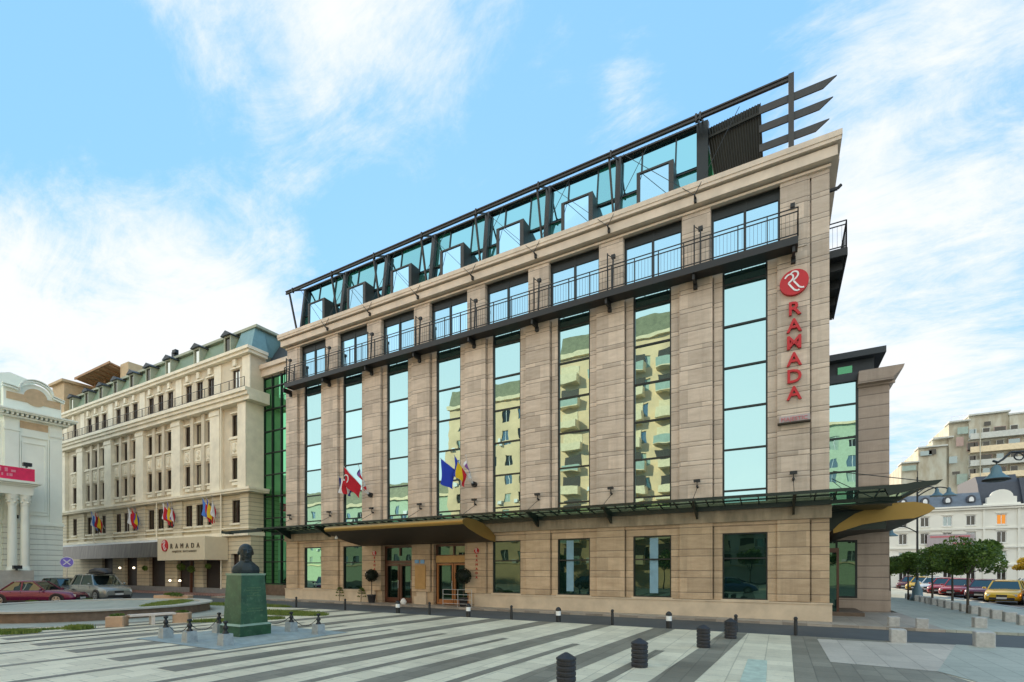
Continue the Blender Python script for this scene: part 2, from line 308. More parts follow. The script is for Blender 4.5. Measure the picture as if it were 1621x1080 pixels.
    def poly(s, pts2, d0, d1, plane='az'):
        """extrude a 2-D outline; plane az: (a,z) outline between depths d0,d1; plane dz: (d,z) outline between a=d0,d1; plane xy: z between"""
        P = {'az': lambda q, e: (q[0], e, q[1]), 'dz': lambda q, e: (e, q[0], q[1]), 'xy': lambda q, e: (q[0], q[1], e)}[plane]
        return s.loft([[P(q, d0) for q in pts2], [P(q, d1) for q in pts2]], caps=True)
    def sphere(s, c, r, n=12, m=8, sc=(1, 1, 1)):
        rs = []
        for i in range(m + 1):
            th = math.pi * i / m; rr = max(1e-4, math.sin(th)); rs.append([(c[0] + r * sc[0] * rr * math.cos(2 * math.pi * k / n), c[1] + r * sc[1] * rr * math.sin(2 * math.pi * k / n), c[2] - r * sc[2] * math.cos(th)) for k in range(n)])
        return s.loft(rs, smooth=True)
    def build(s, name, mat=None, parent=None, org=None):
        if mat is not None: s.mats = [mat] if not s.mats else s.mats
        o = org if org is not None else (Vector(parent['_o']) if parent is not None else None)
        if o is None:
            n = max(1, len(s.v)); o = Vector((sum(v.x for v in s.v) / n, sum(v.y for v in s.v) / n, min(v.z for v in s.v) if s.v else 0))
        o = Vector(o); me = bpy.data.meshes.new(name); me.from_pydata([tuple(v - o) for v in s.v], [], s.f)
        for m in s.mats: me.materials.append(M[m])
        me.polygons.foreach_set('material_index', s.mi); me.polygons.foreach_set('use_smooth', s.sm); me.update()
        b = bmesh.new(); b.from_mesh(me); bmesh.ops.recalc_face_normals(b, faces=b.faces); b.to_mesh(me); b.free()
        ob = bpy.data.objects.new(name, me); COL.objects.link(ob); ob['_o'] = tuple(o)
        if parent is not None:
            ob.parent = parent; ob.location = o - Vector(parent['_o'])
        else: ob.location = o
        return ob
def tag(o, label=None, cat=None, group=None, kind=None):
    if label: o['label'] = label
    if cat: o['category'] = cat
    if group: o['group'] = group
    if kind: o['kind'] = kind
    return o
def thing(name, loc, label, cat, group=None):
    o = bpy.data.objects.new(name, None); COL.objects.link(o); o.location = loc; o['_o'] = tuple(loc); o.empty_display_size = .3
    return tag(o, label, cat, group)
def struct(name, mb, mat=None): return tag(mb.build(name, mat, org=(0, 0, 0)), kind='structure')
def copy_tree(o, loc=None, rz=None, label=None, parent=None, mats=None):
    c = o.copy(); COL.objects.link(c)
    if parent is not None: c.parent = parent
    if loc is not None: c.location = loc
    if rz is not None: c.rotation_euler = (0, 0, rz)
    if label: c['label'] = label
    if mats and c.data:
        key = tuple(m.name for m in c.data.materials)
        if any(m in mats for m in key):
            ck = (c.data.name, tuple(sorted(mats.items())))
            if ck not in MC:
                d = c.data.copy()
                for i, m in enumerate(d.materials):
                    if m.name in mats: d.materials[i] = M[mats[m.name]]
                MC[ck] = d
            c.data = MC[ck]
    for ch in [q for q in bpy.data.objects if q.parent == o]: copy_tree(ch, parent=c, mats=mats)
    return c
MC = {}
def grid_wall(mb, a0, a1, z0, z1, ops, d=0.0, rev=.25):
    """front sheet of a wall with rectangular openings and their reveals"""
    A = sorted({a0, a1} | {v for o in ops for v in o[:2] if a0 < v < a1}); Z = sorted({z0, z1} | {v for o in ops for v in o[2:4] if z0 < v < z1})
    for i in range(len(A) - 1):
        for j in range(len(Z) - 1):
            ca, cz = (A[i] + A[i + 1]) / 2, (Z[j] + Z[j + 1]) / 2
            if any(o[0] < ca < o[1] and o[2] < cz < o[3] for o in ops): continue
            mb.quad((A[i], d, Z[j]), (A[i + 1], d, Z[j]), (A[i + 1], d, Z[j + 1]), (A[i], d, Z[j + 1]))
    for o in ops:
        r = o[4] if len(o) > 4 else rev; l, rr, b, t_ = o[:4]
        mb.quad((l, d, b), (l, d + r, b), (l, d + r, t_), (l, d, t_)); mb.quad((rr, d, b), (rr, d + r, b), (rr, d + r, t_), (rr, d, t_))
        mb.quad((l, d, b), (rr, d, b), (rr, d + r, b), (l, d + r, b)); mb.quad((l, d, t_), (rr, d, t_), (rr, d + r, t_), (l, d + r, t_))
def frame_rect(mb, l, r, b, t_, d0, d1, w):
    mb.box(l, l + w, d0, d1, b, t_); mb.box(r - w, r, d0, d1, b, t_); mb.box(l + w, r - w, d0, d1, b, b + w); mb.box(l + w, r - w, d0, d1, t_ - w, t_)
def text_mesh(txt, size, depth, bold=0.0):
    cu = bpy.data.curves.new('txt', 'FONT'); cu.body = txt; cu.size = size; cu.extrude = depth; cu.offset = bold; cu.align_x = 'CENTER'; cu.align_y = 'CENTER'; cu.resolution_u = 3
    ob = bpy.data.objects.new('txt', cu); COL.objects.link(ob); dg = bpy.context.evaluated_depsgraph_get(); me = bpy.data.meshes.new_from_object(ob.evaluated_get(dg))
    bpy.data.objects.remove(ob); bpy.data.curves.remove(cu); return me
def put_text(name, txt, size, depth, loc, mat, parent, rot=(R(90), 0, 0), bold=0.0, xs=1.0):
    me = text_mesh(txt, size, depth, bold); me.name = name
    me.transform(Matrix.Translation(Vector(loc) - Vector(parent['_o'])) @ Matrix.Rotation(rot[2], 4, 'Z') @ Matrix.Rotation(rot[0], 4, 'X') @ Matrix.Diagonal((xs, 1, 1, 1)))
    me.materials.clear(); me.materials.append(M[mat]); ob = bpy.data.objects.new(name, me); COL.objects.link(ob); ob.parent = parent; ob['_o'] = parent['_o']; return ob
def logo_strokes(mb, cx, cz, r, y):
    """the two wavy strokes on the red disc"""
    def ribbon(pts, w, yy):
        for (a, b) in zip(pts, pts[1:]): mb.bar((cx + a[0] * r, yy, cz + a[1] * r), (cx + b[0] * r, yy, cz + b[1] * r), .012, w * r, up=(b[1] - a[1], 0, a[0] - b[0]))
    s1 = [(-.64, .40), (-.50, .58), (-.28, .66), (-.10, .54), (-.08, .32), (-.22, .12), (-.38, -.02), (-.30, -.18), (-.14, -.42), (.02, -.64), (.22, -.74), (.36, -.70)]
    s2 = [(p[0] + .34, p[1] + .15) for p in s1]; s2[0] = (-.26, .62); s2[1] = (-.14, .78); s2[-1] = (.68, -.58)
    def cat(P):
        o = []
        for i in range(len(P) - 1):
            p0, p1, p2, p3 = P[max(i - 1, 0)], P[i], P[i + 1], P[min(i + 2, len(P) - 1)]
            for q in (0, .25, .5, .75): o.append(tuple(.5 * (2 * p1[k] + (p2[k] - p0[k]) * q + (2 * p0[k] - 5 * p1[k] + 4 * p2[k] - p3[k]) * q * q + (3 * p1[k] - p0[k] - 3 * p2[k] + p3[k]) * q ** 3) for k in (0, 1)))
        return o + [P[-1]]
    ribbon(cat(s1), .12, y); ribbon(cat(s2), .12, y - .003)
ORD = ['first', 'second', 'third', 'fourth', 'fifth', 'sixth', 'seventh', 'eighth', 'ninth', 'tenth', 'eleventh', 'twelfth', 'thirteenth', 'fourteenth', 'fifteenth', 'sixteenth', 'seventeenth', 'eighteenth', 'nineteenth', 'twentieth']
# ================================================================== GROUND
g = MB(); g.quad((-600, -600, 0), (600, -600, 0), (600, 600, 0), (-600, 600, 0)); struct('road', g, 'asphalt')
def sheet(name, pts, z, mat): m = MB(); m.quad(*[(x, y, z) for x, y in pts]); return m
PB = -4.62
def skx(s, y): return -(s - .055 * (y + 10))            # stripes run almost square to the hotel
m = sheet('plaza', [(-36, -60), (40, -60), (40, PB), (-24.5, PB), (-30, -5.8), (-37.5, -9)], .004, None); struct('plaza', m, 'plaza_pale')
m = MB()
for k in range(-1, 10):
    s0 = 2.93 + 2.325 * k; s1 = s0 + .74
    if k < 0: continue
    y0 = -30 if k < 3 else (-24 if k == 3 else -17.2)
    m.quad((skx(s1, y0), y0, .008), (skx(s0, y0), y0, .008), (skx(s0, PB), PB, .008), (skx(s1, PB), PB, .008))
    t0 = s0 + 1.40; yt = -9.62
    m.quad((skx(t0 + .25, -30), -30, .008), (skx(t0, -30), -30, .008), (skx(t0, yt), yt, .008), (skx(t0 + .25, yt), yt, .008))
for k in range(8):                                            # narrow joints of the pale field on the left
    s0 = 20.6 + 2.2 * k
    if k < 2: m.quad((skx(s0 + .18, -20), -20, .008), (skx(s0, -20), -20, .008), (skx(s0, -12), -12, .008), (skx(s0 + .18, -12), -12, .008))
m.quad((-1.40, -5.2, .008), (-.70, -5.2, .008), (-.68, -9.4, .008), (1.16, -9.58, .008), (1.5, -10.6, .008), (1.6, -30, .008), (-1.5, -30, .008), (-1.45, -12, .008))
m.quad((-1.40, PB, .008), (3.2, PB, .008), (2.6, -5.0, .008), (.72, -5.16, .008), (-.70, -5.2, .008), (-1.40, -5.2, .008))
struct('plaza_stripes', m, 'plaza_dark')
m = sheet('teal_mark', [(-2.35, -9.9), (-1.95, -9.9), (-1.9, -13.5), (-2.35, -13.5)], .012, None); struct('paint_mark', m, 'mark_teal')
m = sheet('rose_paving', [(-.70, -5.2), (.72, -5.05), (2.62, -4.7), (1.16, -9.58), (-.68, -9.4)], .012, None); struct('rose_paving', m, 'plaza_rose')
m = sheet('side_pavement', [(2.64, PB), (60, PB), (60, -60), (1.6, -60), (1.6, -10.6), (1.16, -9.58)], .016, None); struct('side_pavement', m, 'teal_paving')
m = sheet('statue_paving', [(-18.95, -15.2), (-14.4, -15.2), (-14.4, -11.0), (-18.95, -11.0)], .016, None); struct('statue_paving', m, 'slab_blue')
m = MB(); m.box(-32.6, 0.1, -1.2, 0, 0, .10); m.box(-40, -32.6, -1.2, 2, 0, .1); m.hexa([(.1, -1.2, 0), (3.2, -1.2, 0), (3.2, 6.2, 0), (.1, 6.2, 0)], [(.1, -1.2, .1), (3.2, -1.2, .1), (3.2, 6.2, .1), (.1, 6.2, .1)])
struct('hotel_pavement', m, 'kerb_stone')
m = MB(); m.box(3.2, 9.3, -1.1, 90, 0, .09); struct('street_pavement', m, 'teal_paving')
m = MB(); m.box(9.3, 9.5, -1.1, 90, 0, .12); struct('street_kerb', m, 'cube_granite')
m = MB(); m.box(-80, -40, .3, 2, 0, .10); struct('red_pavement', m, 'red_paving')
m = MB(); m.box(-62, -56.2, -14, -3, 0, .12); struct('portico_pavement', m, 'kerb_stone')
# round basin and its path
def ring(r0, r1, z, n=64, c=(-31.0, -11.7), a0=0, a1=360):
    m = MB(); P = lambda r, a: (c[0] + r * math.cos(R(a)), c[1] + r * math.sin(R(a)), z)
    for k in range(n):
        u, v = a0 + (a1 - a0) * k / n, a0 + (a1 - a0) * (k + 1) / n; m.quad(P(r0, u), P(r1, u), P(r1, v), P(r0, v))
    return m
struct('basin_path', ring(3.2, 6.6, .012), 'teal_paving')
bas = thing('raised_bed', (-31, -11.7, 0), 'low round brown wall with pale coping beside the benches', 'raised bed')
m = MB()
for k in range(64):
    a, b = R(360 * k / 64), R(360 * (k + 1) / 64); P = lambda r, q, z: (-31 + r * math.cos(q), -11.7 + r * math.sin(q), z)
    for (r0, z0, r1, z1) in ((4.75, 0, 4.72, .40), (4.35, .40, 4.35, 0)): m.quad(P(r0, a, z0), P(r0, b, z0), P(r1, b, z1), P(r1, a, z1))
m.build('wall', 'basin_brown', bas)
m = MB()
for k in range(64):
    a, b = R(360 * k / 64), R(360 * (k + 1) / 64); P = lambda r, q, z: (-31 + r * math.cos(q), -11.7 + r * math.sin(q), z)
    for (r0, z0, r1, z1) in ((4.86, .40, 4.86, .47), (4.86, .47, 4.3, .47), (4.3, .47, 4.3, .40), (4.3, .40, 4.86, .40)): m.quad(P(r0, a, z0), P(r0, b, z0), P(r1, b, z1), P(r1, a, z1))
m.build('coping', 'coping', bas)
m = MB(); m.lathe([(4.34, .30), (4.34, .40)], (-31, -11.7, 0), 48); m.build('bed_paving', 'teal_paving', bas)
# ------------------------------------------------------------------ foliage
def leaves(mb, n, fn, size):
    for _ in range(n):
        c = Vector(fn()); q = Vector((random.gauss(0, 1), random.gauss(0, 1), random.gauss(0, 1) + .6)).normalized(); a = q.orthogonal().normalized(); a.rotate(Matrix.Rotation(random.random() * 6.28, 3, q)); b = q.cross(a); s = size * random.uniform(.6, 1.35)
        mb.add([tuple(c - a * s), tuple(c - b * s * .5), tuple(c + a * s), tuple(c + b * s * .5)], [(0, 1, 2, 3)])
def inball(c, r, sc=(1, 1, 1), shell=.0):
    while True:
        v = Vector((random.uniform(-1, 1), random.uniform(-1, 1), random.uniform(-1, 1)))
        if shell <= v.length <= 1: return (c[0] + v.x * r * sc[0], c[1] + v.y * r * sc[1], c[2] + v.z * r * sc[2])
def grass_patch(label, c, rx, ry, n, hh=.09, mat='grass', rz=0.0, z0=0.0):
    m = MB(); cs, sn = math.cos(rz), math.sin(rz)
    for _ in range(n):
        rr = random.random() ** .5; a = random.random() * 6.283; u, v = rx * rr * math.cos(a), ry * rr * math.sin(a); u += random.gauss(0, .06); v += random.gauss(0, .06)
        x, y = c[0] + u * cs - v * sn, c[1] + u * sn + v * cs; h = hh * random.uniform(.4, 1.5); t_ = random.random() * 3.14; wx, wy = .02 * math.cos(t_), .02 * math.sin(t_); lx, ly = random.gauss(0, .03), random.gauss(0, .03)
        m.add([(x - wx, y - wy, z0), (x + wx, y + wy, z0), (x + lx, y + ly, z0 + h)], [(0, 1, 2)])
    return tag(m.build('grass', mat), label, 'grass', kind='stuff')
grass_patch('short grass inside the round raised bed', (-29.6, -9.1), 2.9, .7, 5200, .07, rz=-.75, z0=.39)
grass_patch('ragged grass patch at the left edge of the plaza', (-24.3, -16.6), .95, .45, 3800, .10, rz=.5)
grass_patch('grass tufts left of the near stone planter', (-23.7, -14.9), .55, .3, 1600, .12)
grass_patch('sparse weeds along the paved path edge', (-24.4, -15.7), 1.3, .16, 1000, .07, rz=1.0)
grass_patch('grass strip behind the chain posts and the bench', (-21.5, -10.4), 1.7, .42, 5200, .10, rz=.95)
grass_patch('yellow green lawn behind the statue pedestal', (-22.6, -7.4), 2.5, .75, 7000, .12, rz=.1)
grass_patch('green strip of grass along the far side of the raised bed', (-32.5, -5.6), 6.5, .6, 8000, .12, rz=.16)
def tree(loc, h_tr, cr, cz, flat, n, label, mat='leaf', grp='low trees along the street pavement', size=.085, lean=0, tr=.07, cat='tree'):
    t_ = thing('street_tree', loc, label, cat, grp); x, y, z = loc; m = MB()
    pts = [Vector((x, y, z)), Vector((x + lean * .3, y, z + h_tr * .5)), Vector((x + lean * .5, y + .03, z + h_tr))]
    m.tube(pts[0], pts[1], tr * 1.15, tr * .9, 8); m.tube(pts[1], pts[2], tr * .9, tr * .75, 8); m.build('trunk', 'bark', t_)
    lobes = []
    m = MB()
    for k in range(9):
        a = k * 2.4 + random.random(); rr = cr * (.25 + .75 * random.random()); ex = Vector((x + rr * math.cos(a) * .8, y + rr * math.sin(a) * .8, z + cz + random.uniform(-.35, .45) * flat))
        m.tube(pts[2] + Vector((0, 0, -.1 * random.random())), ex, tr * .4, tr * .12, 5); lobes.append((ex, cr * random.uniform(.30, .46)))
    m.build('branch', 'bark', t_)
    m = MB()
    for ex, r_ in lobes: leaves(m, n // 9, lambda: inball(ex, r_, (1, 1, flat / cr * 1.0), .25), size)
    m.build('crown', mat, t_); return t_
for i, (x, y, h, cr, cz, fl, lab) in enumerate([(6.03, 7.72, 2.0, 1.45, 2.75, .85, 'wide flat dark green tree nearest the camera on the right pavement'),
        (6.40, 11.6, 2.0, 1.25, 2.65, .8, 'dark green tree just behind the nearest right tree'), (6.31, 15.1, 2.0, 1.3, 2.6, .8, 'dark green tree beside the street lamp on its right'),
        (5.95, 19.4, 2.0, 1.2, 2.5, .75, 'dark green tree just left of the street lamp'), (5.5, 22.8, 2.0, 1.3, 2.4, .75, 'dark green tree closest to the hotel wing corner'), (6.0, 27.5, 2.0, 1.5, 2.3, .7, 'small dark green tree farthest down the pavement')]):
    tree((x, y, .09), h * .92, cr * 1.15, cz - .08, fl * 1.5, 5200, lab, tr=.055, size=.075)
tree((14.8, 28.0, 0), 1.9, 1.25, 2.55, .7, 2600, 'small golden yellow tree between the parked cars', 'leaf_yellow', None)
# bare tree
bt = thing('bare_tree', (17.2, 27.5, 0), 'leafless grey tree with thin branches at the right edge', 'tree'); m = MB()
def twig(p, d, r, l, n):
    if n == 0: return
    e = p + d * l; m.tube(p, e, r, r * .7, 5, caps=False)
    for _ in range(3 if n > 1 else 2):
        q = (d + Vector((random.gauss(0, .45), random.gauss(0, .45), random.gauss(.1, .3)))).normalized(); twig(e, q, r * .6, l * random.uniform(.6, .85), n - 1)
twig(Vector((17.2, 27.5, 0)), Vector((-.1, 0, 1)), .06, 1.5, 5); m.build('branch', 'bark', bt)
# ================================================================== HOTEL
hotel = thing('hotel_building', (0, 0, 0), 'large tan stone hotel with tall mirrored window strips and a glass roof storey', 'hotel')
LX = -32.6
C = [-(3.0 + 3.846 * k) for k in range(8)]
ops = []
for k, c in enumerate(C):
    ops.append((c - .86, c + .86, 4.95, 14.95, .16)); ops.append((c - 1.32, c + 1.32, 15.02, 17.86, .30))
    if k == 4: ops.append((-19.45, -16.96, .10, 3.62, .55))
    elif k == 5: ops.append((-23.48, -21.08, .10, 3.62, .55))
    else: ops.append((c - .86, c + .86, .86, 3.69, .16))
for k in range(7): x_ = (C[k] + C[k + 1]) / 2 + .68; ops += [(x_ + .002, x_ + .055, 4.97, 14.78, .12), (x_ + .002, x_ + .055, .86, 4.0, .12)]  # slots added beside the piers to deepen the shadow line at their edge
ops += [(-.658, -.60, 4.97, 17.7, .12), (-.658, -.60, .86, 4.1, .12), (-31.348, -31.29, 4.97, 14.78, .12)]
m = MB(); grid_wall(m, LX, 0, 4.15, 17.95, [o for o in ops if o[2] > 4], 0)
m.quad((0, 0, 4.15), (0, 30, 4.15), (0, 30, 19), (0, 0, 19)); m.quad((LX, 0, 4.15), (LX, 30, 4.15), (LX, 30, 17.95), (LX, 0, 17.95)); m.quad((LX, 30, 0), (0, 30, 0), (0, 30, 19), (LX, 30, 19))
E_ = [-1.79 - 0.0] 
pil = [(-1.79, -.66)] + [((C[k] + C[k + 1]) / 2 - .68, (C[k] + C[k + 1]) / 2 + .68) for k in range(7)] + [(-32.55, -31.35)]
for a, b in pil:
    m.box(a, b, -.15, .0, 4.97, 14.80); m.box(a + .1, b - .1, -.035, 0, 15.06, 17.9)
for o in ops:
    if o[1] - o[0] < .1 and o[2] > 4: m.quad((o[0], .12, o[2]), (o[1], .12, o[2]), (o[1], .12, o[3]), (o[0], .12, o[3]))
m.build('wall', 'travertine', hotel)
m = MB(); grid_wall(m, LX, 0, 0, 4.15, [o for o in ops if o[2] < 4], 0); m.quad((0, 0, 0), (0, 6.2, 0), (0, 6.2, 4.15), (0, 0, 4.15)); m.quad((LX, 0, 0), (LX, 30, 0), (LX, 30, 4.15), (LX, 0, 4.15))
for a, b in pil: m.box(a, b, -.12, 0, .84, 4.148)
for a, b in zip(pil, pil[1:]): m.box(b[1] + .001, a[0] - .001, -.055, 0, 4.02, 4.147)
for o in ops:
    if o[1] - o[0] < .1 and o[2] < 4: m.quad((o[0], .12, o[2]), (o[1], .12, o[2]), (o[1], .12, o[3]), (o[0], .12, o[3]))
m.build('ground_floor_wall', 'ground_stone', hotel)
m = MB()
for a, b in ((LX - .05, -24.0), (-20.6, -19.9), (-16.5, .08)):
    m.box(a, b, -.14, 0, .1, .76); m.box(a - .02, b + .02, -.17, 0, .762, .82)
m.box(-20.75, -19.85, -.22, -.142, .1, .55); m.build('plinth', 'plinth_stone', hotel)
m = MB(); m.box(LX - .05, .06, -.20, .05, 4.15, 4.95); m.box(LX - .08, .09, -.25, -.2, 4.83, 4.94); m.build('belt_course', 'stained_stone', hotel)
m = MB()
for a, b in ((18.47, 19.2, ), (17.97, 18.42), (17.76, 17.92)): pass
m.box(LX - .05, .05, -.10, .1, 17.84, 17.94)                 # thin band
m.box(LX - .28, .24, -.34, .1, 18.02, 18.41)                # frieze
m.box(LX - .42, .35, -.47, .6, 18.48, 18.62); m.box(LX - .45, .38, -.50, .6, 18.62, 18.84)
m.box(-.3, .24, .1, 12, 18.02, 18.41); m.box(-.3, .38, .6, 12, 18.48, 18.84)
m.build('cornice', 'cornice_stone', hotel)
m = MB(); m.box(LX + .1, -.1, .1, 30, 17.96, 18.75); m.build('roof', 'roof_dark', hotel)
# window strips
for k, c in enumerate(C):
    f = MB(); l, r = c - .86, c + .86; zs = [4.95, 5.50, 7.26, 9.02, 10.78, 12.56, 14.33, 14.95]
    f.box(l, l + .07, .06, .16, 4.95, 14.95); f.box(r - .07, r, .06, .16, 4.95, 14.95)
    for z in zs: f.box(l + .07, r - .07, .06, .155, z - .035, z + .035)
    fo = f.build('window', 'dark_metal', hotel); p = MB()
    for a, b in zip(zs, zs[1:]):
        ty, tx = random.gauss(0, .0034), random.gauss(0, .003); h = (b - a) / 2
        p.quad((l + .05, .13 - ty - tx, a), (r - .05, .13 - ty + tx, a), (r - .05, .13 + ty + tx, b), (l + .05, .13 + ty - tx, b))
    p.build('pane', 'mirror_glass', fo)
    if k not in (4, 5):
        f = MB(); frame_rect(f, l, r, .86, 3.69, .05, .155, .055); f.box(l + .055, r - .055, .05, .15, 2.58, 2.64); fo = f.build('window', 'dark_metal', hotel)
        p = MB(); ty = random.gauss(0, .001); p.quad((l, .13 - ty, .86), (r, .13 - ty, .86), (r, .13 + ty, 3.69), (l, .13 + ty, 3.69)); p.build('pane', 'window_glass', fo)
        f = MB(); f.box(l - .06, r + .06, -.07, .1, .822, .87); f.build('sill', 'plinth_stone', fo)
        if k in (1, 2): f = MB(); x_ = c + (-.12 if k == 1 else -.42); f.box(x_, x_ + .38, .118, .124, 1.05, 3.6); f.build('curtain', 'curtain_blue', fo)
    f = MB(); l, r = c - 1.32, c + 1.32; frame_rect(f, l, r, 15.06, 17.86, .2, .29, .09); f.box(c - .05, c + .05, .19, .28, 15.15, 17.77); f.box(l + .09, r - .09, .21, .285, 17.38, 17.77)
    fo = f.build('window', 'dark_metal', hotel); p = MB()
    for a, b in ((l + .05, c), (c, r - .05)):
        ty, tx = random.gauss(0, .002), random.gauss(0, .002); p.quad((a, .26 - ty - tx, 15.1), (b, .26 - ty + tx, 15.1), (b, .26 + ty + tx, 17.6), (a, .26 + ty - tx, 17.6))
    p.build('pane', 'sky_glass', fo)
    f = MB(); f.box(l + .06, r - .06, .15, .198, 15.1, 15.24); f.build('threshold', 'white_trim', fo)
# balcony
def railing(mb, pts, z0, z1, post=1.05, bal=.14, rails=(1.0, .86, .10)):
    H = z1 - z0
    for (p, q) in zip(pts, pts[1:]):
        p, q = Vector(p), Vector(q); L = (q - p).length; n = max(1, round(L / post)); nb = max(1, round(L / bal))
        for r_ in rails: mb.bar((p.x, p.y, z0 + H * r_), (q.x, q.y, z0 + H * r_), .035, .035)
        for i in range(n + 1): v = p.lerp(q, i / n); mb.bar((v.x, v.y, z0), (v.x, v.y, z1), .04, .04)
        for i in range(nb + 1): v = p.lerp(q, i / nb); mb.bar((v.x, v.y, z0 + H * .1), (v.x, v.y, z0 + H * .86), .010, .010)
bal = MB(); bal.box(-31.75, -1.08, -.82, -.13, 14.80, 14.98); bal.box(-31.75, -1.08, -.88, -.82, 14.74, 15.04)
for a, b in pil: c = (a + b) / 2; bal.box(c - .05, c + .05, -.8, -.13, 14.50, 14.80); bal.box(c - .08, c + .08, -.30, -.12, 14.36, 14.6)
bo = bal.build('balcony', 'black_iron', hotel); m = MB(); railing(m, [(-31.75, -.13), (-31.75, -.84), (-1.08, -.84), (-1.08, -.13)], 15.02, 16.15); m.build('railing', 'black_iron', bo)
bal = MB(); bal.box(.02, .62, .9, 6.6, 14.80, 14.98); bal.box(.62, .68, .88, 6.62, 14.74, 15.04); bal.box(.02, .62, .84, .9, 14.74, 15.04)
for y in (1.4, 2.9, 4.4, 5.9): bal.box(.02, .55, y - .05, y + .05, 14.45, 14.8)
bo = bal.build('balcony', 'black_iron', hotel); m = MB(); railing(m, [(.02, .9), (.64, .9), (.64, 6.6), (.02, 6.6)], 15.02, 16.15); m.build('railing', 'black_iron', bo)
m = MB(); m.box(.02, .30, .35, .45, 17.15, 17.25); m.tube((.3, .4, 17.2), (.42, .4, 17.3), .06); m.build('wall_bracket', 'black_iron', hotel)
# roof storey
ph = MB(); GY = .98
TB, TT = 18.76, 22.70
ends = [-32.0] + [(C[k] + C[k + 1]) / 2 for k in range(6, -1, -1)] + [-4.95]
m = MB(); zs = [TB, 20.55, TT]
for i in range(7):
    a, b = ends[i], ends[i + 1]; c = C[7 - i] if 7 - i >= 0 else (a + b) / 2
    xs = [a, c - .75, c + .85, b]
    for x0, x1 in zip(xs, xs[1:]):
        for z0, z1 in zip(zs, zs[1:]):
            if x0 == xs[1] and z0 == TB: continue
            e0, e1 = random.gauss(0, .004), random.gauss(0, .004); yy = lambda z: GY - .23 + .60 * (z - TB) / 3.94
            m.quad((x0 + .02, yy(z0) + e0, z0), (x1 - .02, yy(z0) + e1, z0), (x1 - .02, yy(z1) + e1, z1), (x0 + .02, yy(z1) + e0, z1))
pg = m.build('roof_glazing', 'roof_glass', hotel)
m = MB(); m.bar((-32.05, GY - .2, TB), (-32.05, GY + .4, TT), .25, .25, up=(0, 1, 0)); m.box(-4.98, -4.5, GY - .45, GY + .3, 18.7, 22.2)
for i in range(7):
    a, b = ends[i], ends[i + 1]; c = C[7 - i]
    for x in (c - .75, c + .85): m.bar((x, GY - .25, TB), (x, GY + .35, TT), .06, .07, up=(0, 1, 0))
    m.box(a, c - .75, GY - .01, GY + .10, 20.52, 20.58); m.box(c + .85, b, GY - .01, GY + .10, 20.52, 20.58)
m.box(-32.2, -4.55, GY + .28, GY + .45, TT - .06, TT + .04); m.build('glazing_bars', 'dark_metal', hotel)
for i in range(7):                                          # projecting box windows
    c = C[7 - i]; l, r = c - .76, c + .92; y0 = .22
    f = MB(); 
    f.box(l, l + .16, y0, GY, TB - .1, 20.80); f.box(r - .22, r, y0, GY, TB - .1, 20.80); f.box(l + .16, r - .22, y0, GY, 20.72, 20.80); f.box(l + .16, r - .22, y0, GY, TB - .1, TB)
    fo = f.build('box_window', 'strut_metal', hotel); p = MB(); p.quad((l + .14, y0 + .03, TB), (r - .2, y0 + .03, TB), (r - .2, y0 + .05, 20.74), (l + .14, y0 + .05, 20.74)); p.build('pane', 'sky_glass', fo)
for i, x in enumerate(ends[1:7]):                           # struts over every pier
    m = MB(); m.bar((x + .10, .62, 18.7), (x + .05, 1.18, 22.68), .26, .22, up=(0, 1, 0)); m.build('strut', 'strut_metal', hotel)
    m = MB(); m.bar((x - .02, .62, 18.7), (x - .12, .08, 21.95), .08, .12, up=(0, 1, 0)); m.build('strut', 'strut_metal', hotel)
m = MB(); m.bar((-32.0, .62, 18.7), (-32.1, 1.18, 22.6), .18, .24, up=(0, 1, 0)); m.build('strut', 'strut_metal', hotel); m = MB(); m.bar((-32.25, .7, 18.7), (-32.5, .1, 21.95), .08, .12, up=(0, 1, 0)); m.build('strut', 'strut_metal', hotel)
m = MB(); m.box(-32.75, -1.22, -.06, .06, 21.90, 21.94); m.box(-32.75, -1.22, -.06, .06, 22.06, 22.12); m.box(-32.75, -1.22, -.015, .015, 21.94, 22.06)
for x in ends[:-1] + [-4.75]: m.bar((x, -.02, 21.95), (x + .02, 1.2, 22.66), .06, .09); m.box(x - .04, x + .04, -.08, .08, 21.84, 22.16)
m.build('roof_beam', 'strut_metal', hotel)
m = MB()                                                    # corrugated roof slab
n = 170; x0, x1 = -32.3, -4.6
for k in range(n):
    a, b = x0 + (x1 - x0) * k / n, x0 + (x1 - x0) * (k + 1) / n; c = (a + b) / 2; z = 21.62
    for y0, y1, zz in ((1.22, 6, 22.76),): m.quad((a, y0, zz), (c, y0, zz + .06), (c, y1, zz + .4), (a, y1, zz + .34)); m.quad((c, y0, zz + .06), (b, y0, zz), (b, y1, zz + .34), (c, y1, zz + .4))
m.build('roof_sheet', 'soffit_pale', hotel)
m = MB(); m.box(-32.3, -4.6, 1.16, 1.26, 22.68, 22.75); m.build('gutter', 'strut_metal', hotel)
# bracket knots and tie rods on the frieze
for k in range(7):
    x = (C[k] + C[k + 1]) / 2 + .02; m = MB(); m.box(x - .05, x + .05, -.46, -.34, 18.02, 18.22); m.tube((x, -.42, 18.15), (x, -.62, 18.22), .05, .03)
    bo = m.build('rod_bracket', 'black_iron', hotel); m = MB()
    m.tube((x, -.6, 18.2), (x - 3.3, .1, 21.85), .014, n=4); m.tube((x, -.6, 18.2), (x + 1.7, .1, 21.8), .014, n=4); m.build('tie_rod', 'black_iron', bo)
